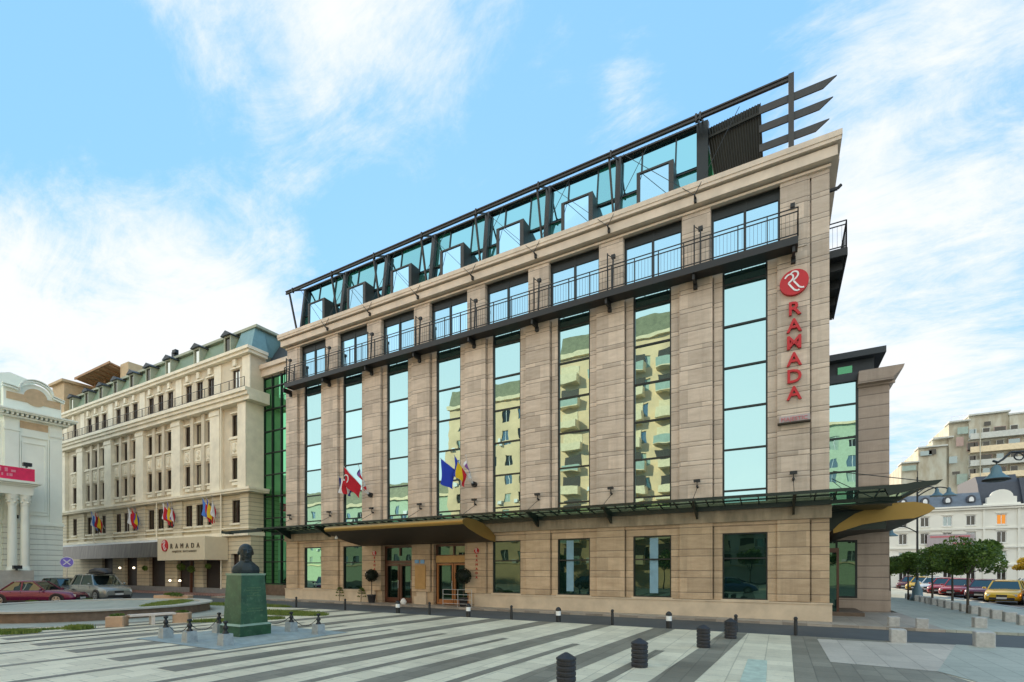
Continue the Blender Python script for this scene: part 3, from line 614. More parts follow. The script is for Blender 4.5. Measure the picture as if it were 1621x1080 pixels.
# corrugated side screen
m = MB(); n = 20
def SP(f, t_, o): a = Vector((-4.10, .62, 18.6)).lerp(Vector((-2.28, .62, 18.6)), f); b = Vector((-4.62, .85, 22.08)).lerp(Vector((-2.42, .85, 22.25)), f); v = a.lerp(b, t_); return (v.x, v.y + o, v.z)
for k in range(n):
    f0, f1 = k / n, (k + 1) / n; fm = (f0 + f1) / 2; m.quad(SP(f0, 0, 0), SP(fm, 0, .05), SP(fm, 1, .05), SP(f0, 1, 0)); m.quad(SP(fm, 0, .05), SP(f1, 0, 0), SP(f1, 1, 0), SP(fm, 1, .05))
m.bar(SP(0, .86, -.04), SP(1, .86, -.04), .05, .10); m.build('roof_screen', 'screen_dark', hotel)
m = MB(); m.quad((-4.5, .75, 18.6), (-4.12, .62, 18.6), (-4.62, .82, 22.0), (-4.66, .95, 22.0)); m.build('screen_side_pane', 'green_glass', hotel)
# pergola fins
m = MB(); m.box(-1.40, -1.20, -.1, .12, 18.7, 22.12); m.build('pergola_post', 'strut_metal', hotel)
for i, (z, tip) in enumerate(((21.2, .24), (20.42, .12), (19.62, .0))):
    m = MB(); m.poly([(-2.45, z - .16), (tip - .45, z - .16), (tip, z + .14), (-2.45, z + .14)], -.03, .03); m.build('pergola_fin', 'strut_metal', hotel)
# entrance doors
def door(l, r, mat, mat2, kind):
    f = MB(); frame_rect(f, l, r, .12, 3.60, .25, .40, .10); f.box(l + .1, r - .1, .25, .38, 2.52, 2.70 if kind else 3.0); f.box((l + r) / 2 - .04, (l + r) / 2 + .04, .27, .38, 3.0, 3.5)
    fo = f.build('door_frame', mat, hotel); p = MB(); p.quad((l, .36, .12), (r, .36, .12), (r, .36, 3.6), (l, .36, 3.6)); p.build('pane', 'window_glass', fo)
    for a, b in ((l + .12, l + (r - l) * .52), (l + (r - l) * .54, r - .12)):
        d = MB(); frame_rect(d, a, b, .14, 2.5, .18, .26, .13 if kind else .10); d.box(a + .13, b - .13, .19, .24, .14, .42); do = d.build('door', mat2, hotel)
        h = MB(); h.tube((b - .06, .14, 1.0), (b - .06, .14, 1.5), .018); h.build('handle', 'steel', do)
door(-23.48, -21.08, 'brown_wood', 'brown_wood', 1); door(-19.45, -16.96, 'brown_wood', 'orange_wood', 0)
m = MB(); m.box(-19.35, -17.05, .12, .2, 2.55, 2.95); m.build('door_lintel', 'plaque_gold', hotel)
# glass canopy
cano = thing('glass_canopy', (-16, -.2, 4.7), 'long dark green glass and steel canopy along the hotel front', 'canopy', None)
CA, CB, CY = -33.9, 2.2, -1.45
m = MB(); m.quad((CA, CY, 5.03), (CB + .5, CY, 5.03), (CB, -.25, 4.86), (CA, -.25, 4.86)); m.quad((.12, -.25, 4.86), (CB, -.25, 4.86), (CB, 4.6, 4.86), (.12, 4.6, 4.86)); m.build('glass', 'canopy_glass', cano)
m = MB(); m.bar((CA, CY, 5.02), (CB + .5, CY, 5.02), .06, .11); m.bar((CA, -.32, 4.74), (0, -.32, 4.74), .10, .20); m.bar((CA, -.95, 4.93), (CB, -.95, 4.93), .05, .06)
x = CA + .1
while x < CB: m.bar((x, CY, 5.0), (x, -.25, 4.83), .035, .06); x += .64
m.build('frame', 'canopy_frame', cano)
m = MB(); m.bar((CB + .5, CY, 5.04), (CB, 4.6, 4.86), .10, .12); m.bar((.0, -.25, 4.74), (CB, -.25, 4.74), .08, .14)
m.box(.12, 2.0, .0, 4.5, 4.60, 4.66); m.box(.12, 2.1, 2.16, 2.3, 3.8, 4.6)
for y in (.6, 1.6, 2.6, 3.6, 4.5): m.bar((.1, y, 4.62), (CB, y, 4.74), .06, .14)
m.poly([(1.6, 4.7), (2.9, 4.98), (3.05, 5.12), (2.3, 5.10), (1.5, 4.95)], -1.6, -1.4); m.build('corner_frame', 'canopy_frame', cano)
lampx = []
for k, (a, b) in enumerate(pil):
    x = (a + b) / 2 + (.08 if 0 < k < 8 else 0); lampx.append(x); m = MB()
    m.poly([(-.2, 4.32), (-.3, 4.32), (-1.5, 4.95), (-1.5, 5.06), (-.2, 4.88)], x - .04, x + .04, 'dz'); br = m.build('bracket', 'canopy_frame', cano)
    m = MB(); m.tube((x, -1.42, 5.06), (x, -.16, 5.72), .014, n=5); m.build('tie_rod', 'canopy_frame', br)
m = MB(); m.tube((2.9, -1.5, 5.05), (.1, -.1, 5.95), .016, n=5); m.tube((2.0, 2.5, 4.95), (.1, .2, 5.7), .016, n=5); m.tube((.1, .1, 5.6), (1.9, 5.9, 5.1), .014, n=5); m.build('tie_rod', 'canopy_frame', cano)
FL = ['beside the red vertical letters', 'between the two rightmost strips', 'between the second and third strips from the right', 'between the third and fourth strips from the right', 'under the blue flag group',
      'between the two flag groups', 'under the red flag group', 'between the two leftmost window strips', 'at the left end of the facade']
fl0 = None
for k, x in enumerate(lampx):
    lab = 'small black floodlight on the hotel wall ' + FL[k]
    if fl0 is None:
        fl0 = thing('floodlight', (x, -.12, 5.72), lab, 'floodlight', 'floodlights above the glass canopy'); m = MB(); m.tube((x, -.12, 5.72), (x, -.30, 5.76), .05, n=8); m.bar((x, -.28, 5.74), (x, -.30, 5.95), .03, .03); m.build('arm', 'black_iron', fl0)
        m = MB(); m.cbox((x, -.34, 5.98), (.26, .16, .11)); m.build('lamp_head', 'black_iron', fl0)
    else: copy_tree(fl0, (x, -.12, 5.72), label=lab)
# balcony pier lamps
bl0 = None
for k in range(1, 9):
    a, b = pil[k]; x = (a + b) / 2 + .12; lab = 'slim black lamp post at balcony level, ' + ORD[k - 1] + ' from the right'
    if bl0 is None:
        bl0 = thing('balcony_lamp', (x, -.55, 15.0), lab, 'lamp', 'slim black lamps on the balcony'); m = MB(); m.bar((x - .12, -.55, 15.0), (x - .12, -.55, 16.95), .05, .05); m.bar((x + .12, -.55, 15.0), (x + .12, -.45, 16.7), .06, .06); m.build('post', 'black_iron', bl0)
        m = MB(); m.tube((x - .12, -.55, 16.9), (x + .12, -.4, 16.72), .02); m.cbox((x + .12, -.42, 16.8), (.18, .14, .16)); m.build('lamp_head', 'black_iron', bl0)
    else: copy_tree(bl0, (x, -.55, 15.0), label=lab)
m = MB(); m.cbox((-1.25, -.1, 16.75), (.16, .12, .16)); tag(m.build('wall_lamp', 'black_iron'), 'tiny square dark lamp high on the corner pier above the balcony', 'lamp')
# gold canopies
prof = [(-.12, 3.95), (-.7, 4.30), (-1.4, 4.54), (-2.1, 4.66), (-2.8, 4.68), (-3.15, 4.62), (-3.24, 4.48), (-3.15, 4.34), (-2.7, 4.16), (-2.0, 3.96), (-1.3, 3.80), (-.6, 3.68), (-.12, 3.64)]
def gold(label, prof, e0, e1, plane, org):
    t_ = thing('entrance_canopy', org, label, 'canopy', 'gold entrance canopies'); top, bot = prof[:8], prof[7:]
    P = (lambda q, e: (e, q[0], q[1])) if plane == 'dz' else (lambda q, e: (-q[0] + .1, e, q[1] + .02))
    m = MB(); m.loft([[P(q, e0) for q in top], [P(q, e1) for q in top]], closed=False, smooth=True)
    for e in (e0, e1): m.add([P(q, e) for q in prof], [list(range(len(prof)))])
    m.build('shell', 'gold_paint', t_)
    sag = 0 if plane == 'dz' else .24
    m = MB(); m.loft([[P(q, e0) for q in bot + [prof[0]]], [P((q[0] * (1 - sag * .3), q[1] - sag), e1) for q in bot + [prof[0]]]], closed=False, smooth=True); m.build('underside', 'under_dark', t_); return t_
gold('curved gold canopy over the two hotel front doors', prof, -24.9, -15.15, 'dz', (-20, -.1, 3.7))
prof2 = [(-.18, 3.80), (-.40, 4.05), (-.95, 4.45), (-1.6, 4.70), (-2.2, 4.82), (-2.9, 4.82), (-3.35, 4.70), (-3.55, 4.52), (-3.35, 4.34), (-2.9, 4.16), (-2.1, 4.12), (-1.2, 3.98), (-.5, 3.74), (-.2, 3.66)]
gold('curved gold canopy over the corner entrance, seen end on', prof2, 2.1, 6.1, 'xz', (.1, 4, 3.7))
m = MB(); m.sphere((-24.6, -2.6, 4.02), .09); m.tube((-24.6, -2.6, 4.1), (-24.6, -2.6, 4.3), .03); tag(m.build('ceiling_camera', 'white_trim'), 'small white dome camera under the left end of the gold canopy', 'camera')
# signs
sg = thing('hotel_sign', (-1.22, -.13, 7.95), 'tall vertical red RAMADA sign with red disc on the corner pier', 'sign')
m = MB(); m.tube((-1.2, -.12, 13.57), (-1.2, -.30, 13.57), .50, n=40); lo = m.build('logo_disc', 'sign_red', sg); m = MB(); logo_strokes(m, -1.2, 13.57, .50, -.315); m.build('logo_stroke', 'sign_white', lo)
for i, ch in enumerate('RAMADA'): put_text('letter', ch, .74, .05, (-1.2, -.22, 12.52 - i * .675), 'sign_red', sg, bold=.012, xs=1.0)
m = MB(); m.box(-1.225, -1.175, -.145, -.125, 8.35, 12.2); m.build('mounting_rail', 'sign_grey', sg)
m = MB(); m.box(-1.78, -.64, -.42, -.13, 7.96, 8.0); m.build('shelf', 'under_dark', sg); m = MB(); m.box(-1.72, -.66, -.28, -.14, 8.0, 8.28); sb = m.build('name_board', 'sign_grey', sg)
put_text('small_letter', 'MAJESTIC', .22, .01, (-1.2, -.295, 8.13), 'sign_rose', sb, xs=1.0)
for lab, x, z0 in (('small vertical red RAMADA sign left of the left front door', -24.0, 1.75), ('small vertical red RAMADA sign right of the right front door', -16.35, 1.75)):
    s_ = thing('door_sign', (x, -.13, z0), lab, 'sign', 'small signs beside the front doors'); m = MB(); m.tube((x, -.125, 3.18), (x, -.16, 3.18), .155, n=24); lo = m.build('logo_disc', 'sign_red', s_); m = MB(); logo_strokes(m, x, 3.18, .155, -.17); m.build('logo_stroke', 'sign_white', lo)
    for i, ch in enumerate('RAMADA'): put_text('letter', ch, .20, .012, (x, -.135, 2.88 - i * .235), 'sign_red', s_)
m = MB(); m.box(-20.72, -20.42, -.16, -.122, 2.52, 2.72); tag(m.build('street_plaque', 'plaque_blue'), 'left blue plaque on the pier between the doors', 'plaque'); m = MB(); m.box(-20.3, -20.02, -.16, -.122, 2.5, 2.72); tag(m.build('street_plaque', 'plaque_blue'), 'right blue plaque on the pier between the doors', 'plaque')
m = MB(); m.box(-20.70, -19.92, -.17, -.122, 1.0, 2.40); tag(m.build('info_board', 'plaque_gold'), 'plain ochre board on the pier between the doors', 'board')
m = MB(); m.box(-24.75, -24.55, -.16, -.122, 1.8, 2.0); tag(m.build('wall_plaque', 'white_trim'), 'small white plaque right of the second ground window', 'plaque')
# flags
def flag(label, p0, p1, bands, w, l, cat='flag', group=None, crescent=False, mirror=1):
    """pole from p0 (wall) to p1 (tip); cloth hangs from the outer half, its bands run along the fly"""
    t_ = thing('flag', p0, label, cat, group); m = MB(); m.tube(p0, p1, .018, .012, 6); m.sphere(p1, .03, 8, 6); m.build('pole', 'steel', t_)
    p0, p1 = Vector(p0), Vector(p1); m = MB(); nu, nv = len(bands) * 3, 12; side = Vector((mirror * .28, -.1, 0))
    a, b = p1, p0.lerp(p1, 1 - w / (p1 - p0).length)
    def P(i, j):
        u, v = i / nu, j / nv; q = a.lerp(b, u); fold = .10 * math.sin(u * 9 + v * 3) * v; drop = l * v
        return tuple(q + Vector((-side.x * v * .25 + fold, -.03 + fold * .8 + .06 * math.cos(7 * u), -drop * (1 - .12 * u) + (.12 * v * u))))
    for j_ in range(len(bands)): m.mat(bands[j_])
    for i in range(nu):
        m.mat(bands[i // 3])
        for j in range(nv): m.add([P(i, j), P(i + 1, j), P(i + 1, j + 1), P(i, j + 1)], [(0, 1, 2, 3)], True)
    if crescent:
        m.mat('f_white'); c = (Vector(P(nu // 2, 5)))
        for k in range(14):
            t0 = R(-70 + 20 * k); t1 = R(-70 + 20 * (k + 1))
            if k > 9: continue
            m.bar(c + Vector((.20 * math.cos(t0), -.14, .24 * math.sin(t0))), c + Vector((.20 * math.cos(t1), -.14, .24 * math.sin(t1))), .012, .07, up=(0, -1, 0) if False else (math.cos(t0), 0, math.sin(t0)))
        m.cbox((c.x - .16, c.y - .14, c.z - .05), (.10, .012, .10))
    m.build('cloth', None, t_); return t_
bx, bz = -24.24, 6.85
m = MB(); m.tube((bx, -.12, bz), (bx, -.32, bz), .15, n=16); m.tube((bx, -.32, bz), (bx, -.38, bz + .05), .09, n=12); tag(m.build('flag_bracket', 'black_iron'), 'round black flag holder on the pier left of the gold canopy centre', 'flag holder', 'round flag holders')
G1 = 'flags on the hotel front'
flag('red flag with a white crescent between two striped flags', (bx, -.35, bz), (bx - .95, -1.5, bz + 1.65), ['f_red'], 1.5, 1.05, group=G1, crescent=True)
flag('blue, white and red striped flag left of the crescent flag', (bx, -.35, bz), (bx - 1.6, -1.35, bz + 1.1), ['f_navy', 'f_white', 'f_red', 'f_white', 'f_navy'], 1.0, .95, group=G1)
flag('furled dark and pink striped flag right of the crescent flag', (bx, -.35, bz), (bx - .25, -1.0, bz + 1.75), ['f_navy', 'f_violet', 'f_red', 'f_white', 'f_red'], 1.5, .32, group=G1)
bx = -16.44; bz = 6.84
m = MB(); m.tube((bx, -.12, bz), (bx, -.32, bz), .15, n=16); m.tube((bx, -.32, bz), (bx, -.38, bz + .05), .09, n=12); tag(m.build('flag_bracket', 'black_iron'), 'round black flag holder on the pier above the right end of the gold canopy', 'flag holder', 'round flag holders')
flag('plain blue flag left of the blue yellow and red one', (bx, -.35, bz), (bx - 1.15, -1.75, bz + 1.25), ['f_blue'], .95, 1.35, group=G1)
flag('blue, yellow and red flag beside the plain blue flag', (bx, -.35, bz), (bx - .55, -1.35, bz + 1.45), ['f_blue', 'f_yellow', 'f_red'], 1.2, .95, group=G1)
flag('furled white flag with a violet mark beside the wall', (bx, -.35, bz), (bx - .18, -.8, bz + 1.5), ['f_white', 'f_violet', 'f_white'], 1.2, .30, group=G1)
# doors side plants and handrail
def topiary(loc, r, zc, label):
    t_ = thing('topiary', loc, label, 'plant', 'ball trees in pots at the hotel doors'); x, y, z = loc; m = MB(); m.lathe([(.19, 0), (.26, .42), (.28, .44), (.28, .5), (.22, .5)], loc, 14); m.build('pot', 'rubber_black', t_)
    m = MB(); m.tube((x, y, z + .45), (x, y, z + zc), .025, n=6); m.build('stem', 'bark', t_); m = MB(); m.sphere((x, y, z + zc), r * .78, 12, 8); leaves(m, 1500, lambda: inball((x, y, z + zc), r, (1, 1, 1), .8), .035); m.build('crown', 'leaf_dark', t_)
topiary((-23.75, -.62, .1), .40, 1.68, 'round topiary ball in a black pot left of the left door'); topiary((-16.9, -.62, .1), .46, 1.68, 'round topiary ball in a black pot right of the right door')
for lab, x in (('thin drooping green plant under the first ground windows', -26.9), ('drooping green plant beside the second ground window', -24.95)):
    t_ = thing('drooping_plant', (x, -.35, .1), lab, 'plant', 'drooping plants by the wall'); m = MB(); m.tube((x, -.35, .1), (x, -.3, .95), .02, n=5); m.build('stem', 'bark', t_); m = MB()
    for k in range(14):
        a = random.random() * 6.28; prev = Vector((x, -.3, .9))
        for j in range(6): nx = prev + Vector((math.cos(a) * .05, math.sin(a) * .03, .05 - .055 * j * .9)); leaves(m, 6, lambda: inball(nx, .04), .04); prev = nx
    m.build('foliage', 'leaf_bright', t_)
t_ = thing('handrail', (-17.0, -1.0, .1), 'thin steel handrail beside the right front door', 'railing')
for x in (-18.0, -17.0, -16.1): m = MB(); m.tube((x, -1.0, .1), (x, -1.0, 1.05), .02); m.build('post', 'steel', t_)
m = MB()
for z in (1.05, .78, .5, .28): m.tube((-18.0, -1.0, z), (-16.1, -1.0, z), .016)
m.build('rail', 'steel', t_)
m = MB(); m.lathe([(.14, 0), (.20, .12), (.12, .28), (.04, .34)], (-21.3, -.5, .1), 12); tag(m.build('flower_pot', 'white_trim'), 'small white pot beside the left front door', 'pot')
# ---------------- right wing
W = Fr((0, 6.2, 0)); wing = thing('hotel_wing', (2, 6.2, 0), 'low brown stone wing of the hotel behind the corner with a glass bay', 'building')
m = MB(W); grid_wall(m, 0, 2.85, 0, 11.2, [(.0, 1.60, .75, 3.58, .1), (.0, 1.60, 4.6, 11.6, .1)], 0); m.quad((2.85, 0, 0), (2.85, 14, 0), (2.85, 14, 11.2), (2.85, 0, 11.2)); m.quad((0, 14, 0), (2.85, 14, 0), (2.85, 14, 11.2), (0, 14, 11.2)); m.box(2.85, 2.95, .3, 1.2, 0, 1.1); m.build('wall', 'wing_stone', wing)
m = MB(W); m.poly([(1.58, 11.05), (2.95, 11.05), (2.97, 11.2), (3.3, 11.5), (3.35, 11.66), (1.62, 11.66)], -.42, 14); m.box(1.6, 3.05, -.12, 0, 10.95, 11.05); m.build('cornice', 'wing_stone', wing)
m = MB(W); m.box(.0, 2.35, .6, 12, 11.5, 12.6); m.box(-.1, 2.75, .1, 12, 12.55, 12.85); m.box(2.2, 3.0, -.1, 12, 11.66, 11.72); m.box(0, 1.62, -.08, .4, 11.35, 11.75); us = m.build('upper_storey', 'roof_dark', wing)
m = MB(W); m.box(.85, 1.45, .52, .598, 11.72, 12.3); m.box(.1, .38, .52, .598, 11.75, 12.3); m.build('window', 'green_glass', us)
m = MB(W); m.box(1.54, 1.64, -.03, .1, 4.6, 11.35)
for z in (6.95, 8.62, 10.25, 5.3): m.box(0, 1.54, -.02, .08, z - .04, z + .04)
wf = m.build('window', 'dark_metal', wing); m = MB(W)
for z0, z1 in ((4.6, 5.3), (5.3, 6.95), (6.95, 8.62), (8.62, 10.25), (10.25, 11.35)): e = random.gauss(0, .002); m.quad((0, .05 - e, z0), (1.56, .05 - e, z0), (1.56, .05 + e, z1), (0, .05 + e, z1))
m.build('pane', 'mirror_glass', wf)
m = MB(W); frame_rect(m, .0, 1.6, .75, 3.58, -.02, .08, .08); m.box(.72, .80, -.02, .08, .75, 3.5); wf = m.build('window', 'dark_metal', wing); m = MB(W); m.quad((0, .05, .75), (1.6, .05, .75), (1.6, .05, 3.58), (0, .05, 3.58)); m.build('pane', 'window_glass', wf)
t_ = thing('entrance_vestibule', (.5, 4.6, .1), 'narrow brown framed glass entrance at the hotel corner', 'entrance'); m = MB(); 
for x in (.08, .52): m.box(x, x + .09, 3.4, 3.5, .1, 2.9); m.box(x, x + .09, 5.6, 5.7, .1, 2.9)
m.box(.08, .61, 3.4, 5.7, 2.9, 3.1); m.box(.08, .61, 3.4, 5.7, .1, .22); m.build('frame', 'brown_wood', t_); m = MB(); m.quad((.17, 3.44, .2), (.52, 3.44, .2), (.52, 3.44, 2.9), (.17, 3.44, 2.9)); m.quad((.57, 3.5, .2), (.57, 5.6, .2), (.57, 5.6, 2.9), (.57, 3.5, 2.9)); m.build('pane', 'window_glass', t_)
m = MB(); m.box(.05, 1.5, 3.0, 6.1, .1, .26); tag(m.build('entrance_step', 'basin_brown'), 'low dark stone step at the corner entrance', 'step')
# ---------------- green glass connector between the two hotels
con = thing('glass_connector', (-36, 3.2, 0), 'narrow green glass stair tower between the two hotel buildings', 'building'); m = MB(); m.quad((-40, 3.25, .9), (-32.4, 3.25, .9), (-32.4, 3.25, 18.4), (-40, 3.25, 18.4)); m.build('glazing', 'green_glass', con)
m = MB()
for k in range(11): z = .98 + 1.83 * k; m.box(-40, -32.4, 3.15, 3.24, min(z, 18.3) - .04, min(z, 18.3) + .04)
for x in (-40, -38.9, -37.75, -36.7, -35.6, -34.5, -33.4): m.box(x - .04, x + .04, 3.14, 3.24, .95, 18.4)
m.build('frame', 'dark_metal', con); m = MB(); m.box(-40, -32.4, 3.1, 3.4, 0, .9); m.build('base', 'basin_brown', con)
m = MB(); m.box(-40, -32.4, 2.95, 10, 18.42, 19.0); m.box(-40, -32.4, 2.75, 10, 19.0, 19.35); m.build('cornice', 'cornice_stone', con)
m = MB(); m.poly([(3.3, 19.35), (5.2, 22.6), (10, 22.6), (10, 19.35)], -40, -32.4, 'dz'); m.build('roof', 'roof_dark', con)
m = MB(); m.quad((-36.0, 3.9, 20.2), (-34.2, 3.9, 20.2), (-34.2, 4.3, 21.0), (-36.0, 4.3, 21.0)); m.build('skylight', 'sky_glass', con)
m = MB(); m.bar((-38.6, -.9, 4.95), (-33.5, -1.3, 4.93), .10, .22); m.bar((-38.9, -.9, 5.0), (-37.8, -.9, 4.9), .3, .2); tag(m.build('canopy_end_arm', 'canopy_frame'), 'dark steel arm sticking out past the left end of the canopy', 'canopy arm')
# ================================================================== OLD HOTEL (left)
D0 = 2.0; O = Fr((0, D0, 0)); old = thing('old_hotel_building', (-58, D0, 0), 'long cream classical hotel with green mansard roof on the left', 'hotel')
bays = [-47.5 - 6.73 * k for k in range(4)]; wc = [(-42.0, .60)] + [(c + o, .58) for c in bays for o in (1.78, 0, -1.78)] + [(-73.2, .5)]
rows = [(6.12, 8.05), (9.8, 11.64), (13.43, 15.3)]; XL, XR = -82, -40
ops = [(c - h, c + h, a, b, .20) for c, h in wc for a, b in rows] + [(c - h * .85, c + h * .85, 17.15, 19.1, .28) for c, h in wc]
g_ops = [(-42.75, -41.6, .5, 3.5, .4), (-46.9, -44.1, .1, 3.4, .6), (-51.2, -48.4, .1, 3.4, .6), (-56.4, -53.4, .1, 3.4, .6), (-61.4, -58.8, .1, 3.4, .6), (-66.5, -64, .1, 3.4, .6)]
m = MB(O); grid_wall(m, XL, XR, 8.6, 19.99, [o for o in ops if o[2] > 9], 0); m.quad((XR, 0, 8.6), (XR, 1.4, 8.6), (XR, 1.4, 19.99), (XR, 0, 19.99)); m.quad((XL, 0, 0), (XL, 14, 0), (XL, 14, 20), (XL, 0, 20))
for c in bays:
    for s_ in (.89, -.89): m.box(c + s_ - .24, c + s_ + .24, -.22, 0, 9.25, 15.98)
m.build('wall', 'cream_stucco', old)
pl = [(-44.6, .72)] + [(c - 3.36, .74) for c in bays] + [(-75.6, .7)]
def pilaster(f_):
    m = MB(O); f_(m); m.build('pilaster', 'cream_light', old)
for c, h in pl: pilaster(lambda m: (m.box(c - h, c + h, -.34, 0, 8.92, 15.98), m.box(c - h - .05, c + h + .05, -.40, 0, 15.45, 15.8))); pilaster(lambda m: m.box(c - .5, c + .5, -.08, 0, 17.1, 19.9))
pilaster(lambda m: (m.box(-41.15, XR + .02, -.42, 0, 8.92, 15.98), m.box(-40.02, XR + .03, -.42, 1.2, 8.92, 15.98))); pilaster(lambda m: m.box(-41.0, XR + .02, -.1, 0, 17.0, 19.95))
m = MB(O); grid_wall(m, XL, XR, 0, 8.6, [o for o in ops if o[2] < 7] + g_ops, 0); m.quad((XR, 0, 0), (XR, 1.4, 0), (XR, 1.4, 8.6), (XR, 0, 8.6))
for c, h in pl + [(-40.6, .58)]: m.box(c - h, c + h, -.18, 0, 5.3, 8.5)
m.build('rusticated_wall', 'cream_rustic', old)
m = MB(O)                                                    # bands, cornices, sills, spandrels
for z0, z1, p_ in ((8.56, 8.72, .55), (8.72, 8.92, .65), (16.0, 16.35, .62), (16.35, 16.62, .8), (16.62, 16.92, .95), (5.0, 5.3, .3), (5.6, 5.72, .22)): m.box(XL, XR + (.75 if p_ > .4 else .18) * min(1, p_ / .6), -p_, 1.2, z0, z1)
for z0, z1, p_ in ((20.0, 20.25, .4), (20.25, 20.5, .55)): m.box(XL, XR + p_ * .8, -p_, 1.3, z0, z1)
for c, h in wc:
    for a, b in rows: m.box(c - h - .12, c + h + .12, -.16, .05, a - .18, a - .02)
    m.box(c - h - .1, c + h + .1, -.12, 0, 15.38, 15.5); m.box(c - .2, c + .2, -.2, 0, 19.35, 19.9); m.box(c - h - .1, c + h + .1, -.12, 0, 19.14, 19.26)
    m.box(c - h - .02, c + h + .02, -.10, 0, 11.78, 13.15)
    frame_rect(m, c - h + .06, c + h - .06, 11.9, 13.05, -.16, -.10, .07); m.lathe([(.02, 0), (.2, .15), (.05, .42), (.2, .7), (.02, .85)], (c, -.12, 12.05), 8); m.box(c - h - .15, c + h + .15, -.24, 0, 13.16, 13.28)
    m.box(c - h * .7, c + h * .7, -.13, 0, 9.3, 9.55)
m.build('cornice', 'cream_light', old)
m = MB(O); m.box(XL, XR + .05, -.06, 0, 0, .55); m.box(XR - .02, XR + .05, 0, 1.2, 0, .55); m.build('plinth', 'grey_plinth', old)
for c, h in wc:
    for (a, b), q in [(r_, 1.0) for r_ in rows] + [((17.15, 19.1), .85)]:
        if q < 1: h2 = h * q
        else: h2 = h
        f = MB(O); frame_rect(f, c - h2, c + h2, a, b, .10, .17, .06); f.box(c - .03, c + .03, .10, .17, a + .06, b - .06); f.mat('old_glass'); f.mats = ['dark_frame', 'old_glass']; f.cur = 1; f.quad((c - h2, .15, a), (c + h2, .15, a), (c + h2, .15, b), (c - h2, .15, b)); f.build('window', None, old)
for o in g_ops:
    f = MB(O); f.mats = ['dark_frame', 'shop_dark']; frame_rect(f, o[0], o[1], o[2], o[3], .28, .36, .09); f.cur = 1; f.quad((o[0], .34, o[2]), (o[1], .34, o[2]), (o[1], .34, o[3]), (o[0], .34, o[3])); f.build('shop_door' if o[2] < .4 else 'window', None, old)
m = MB(O); railing(m, [(XL, -.85), (-40.4, -.85), (-39.5, -.85)], 16.94, 17.75, post=1.2, bal=.16, rails=(1.0, .08)); m.build('balcony_railing', 'black_iron', old)
# mansard
m = MB(O); sec = [(0.0, 20.5), (.75, 22.45), (.6, 22.5), (.6, 22.75), (10, 22.9), (10, 20.5)]
m.poly(sec[:2] + [(10, 22.45), (10, 20.5)], XL, -42.2, 'dz'); rf = m.build('roof', 'green_zinc', old)
m = MB(O); m.hexa([(-42.2, -.1, 20.5), (-39.75, -.1, 20.5), (-39.75, 1.4, 20.5), (-42.2, 1.4, 20.5)], [(-42.2, .6, 22.5), (-40.3, .6, 22.5), (-40.3, 1.4, 22.5), (-42.2, 1.4, 22.5)]); m.box(-42.2, -40.3, 1.4, 8, 20.5, 22.5); m.build('corner_roof', 'teal_zinc', old)
m = MB(O); m.box(XL, -40.0, .5, 1.0, 22.5, 22.72); m.box(-40.4, -40.0, 1.0, 8, 22.5, 22.72); m.build('roof_edge', 'zinc_edge', old)
for x in (-43.2, -47.9, -52.8, -56.5, -59.8, -63.3, -66.6, -70.1, -74.0):
    f = MB(O); f.mats = ['zinc_edge', 'old_glass', 'roof_dark']; f.box(x - .5, x - .38, -.05, .9, 20.5, 22.25); f.box(x + .38, x + .5, -.05, .9, 20.5, 22.25); f.box(x - .38, x + .38, -.05, .9, 22.1, 22.25); f.cur = 1; f.quad((x - .38, .05, 20.5), (x + .38, .05, 20.5), (x + .38, .05, 22.1), (x - .38, .05, 22.1))
    f.cur = 2; f.poly([(x - .72, 22.2), (x + .72, 22.2), (x + .6, 22.3), (x, 22.62), (x - .6, 22.3)], -.25, 1.1); f.build('dormer', None, old)
m = MB(O); m.hexa([(-74.8, .6, 24.75), (-66.2, .6, 24.9), (-66.2, 4.6, 24.1), (-74.8, 4.6, 24.1)], [(-74.8, .6, 24.9), (-66.2, .6, 25.05), (-66.2, 4.6, 24.3), (-74.8, 4.6, 24.3)]); m.hexa([(-74.9, .52, 24.7), (-66.1, .52, 24.85), (-66.1, .62, 24.85), (-74.9, .62, 24.7)], [(-74.9, .52, 24.95), (-66.1, .52, 25.1), (-66.1, .62, 25.1), (-74.9, .62, 24.95)])
for k in range(7): x = -74.4 + 1.32 * k; m.bar((x, .7, 24.74), (x, 4.6, 24.05), .12, .12)
for x in (-73.5, -71, -68.5, -66.8): m.bar((x, 2.0, 22.5), (x, 2.0, 24.5), .12, .12)
m.build('attic_shelter', 'shelter_wood', old); m = MB(O); m.box(-74.8, -66.2, 4.3, 4.6, 22.6, 24.1); m.build('shelter_back', 'cream_stucco', old)
m = MB(O); m.box(-66.0, -64.2, 1.5, 5, 22.6, 25.0); m.build('attic_block', 'ochre', old); m = MB(O); m.box(-78.5, -75.2, -.3, 5, 20.5, 24.2); m.box(-78.8, -74.9, -.6, 5.2, 24.2, 24.5); m.build('attic_block', 'ochre', old)
m = MB(O); m.box(-53.5, -53.0, .6, 1.0, 22.7, 23.3); m.box(-53.2, -52.6, .5, .8, 23.1, 23.4); m.build('roof_unit', 'black_iron', old)
m = MB(O)
for x, z0, z1 in ((-43.35, .5, 16), (-53.9, 5, 9), (-67.0, 5, 9)): m.tube((x, -.5, z0), (x, -.5, z1), .05, n=6)
m.build('drainpipe', 'cream_light', old)
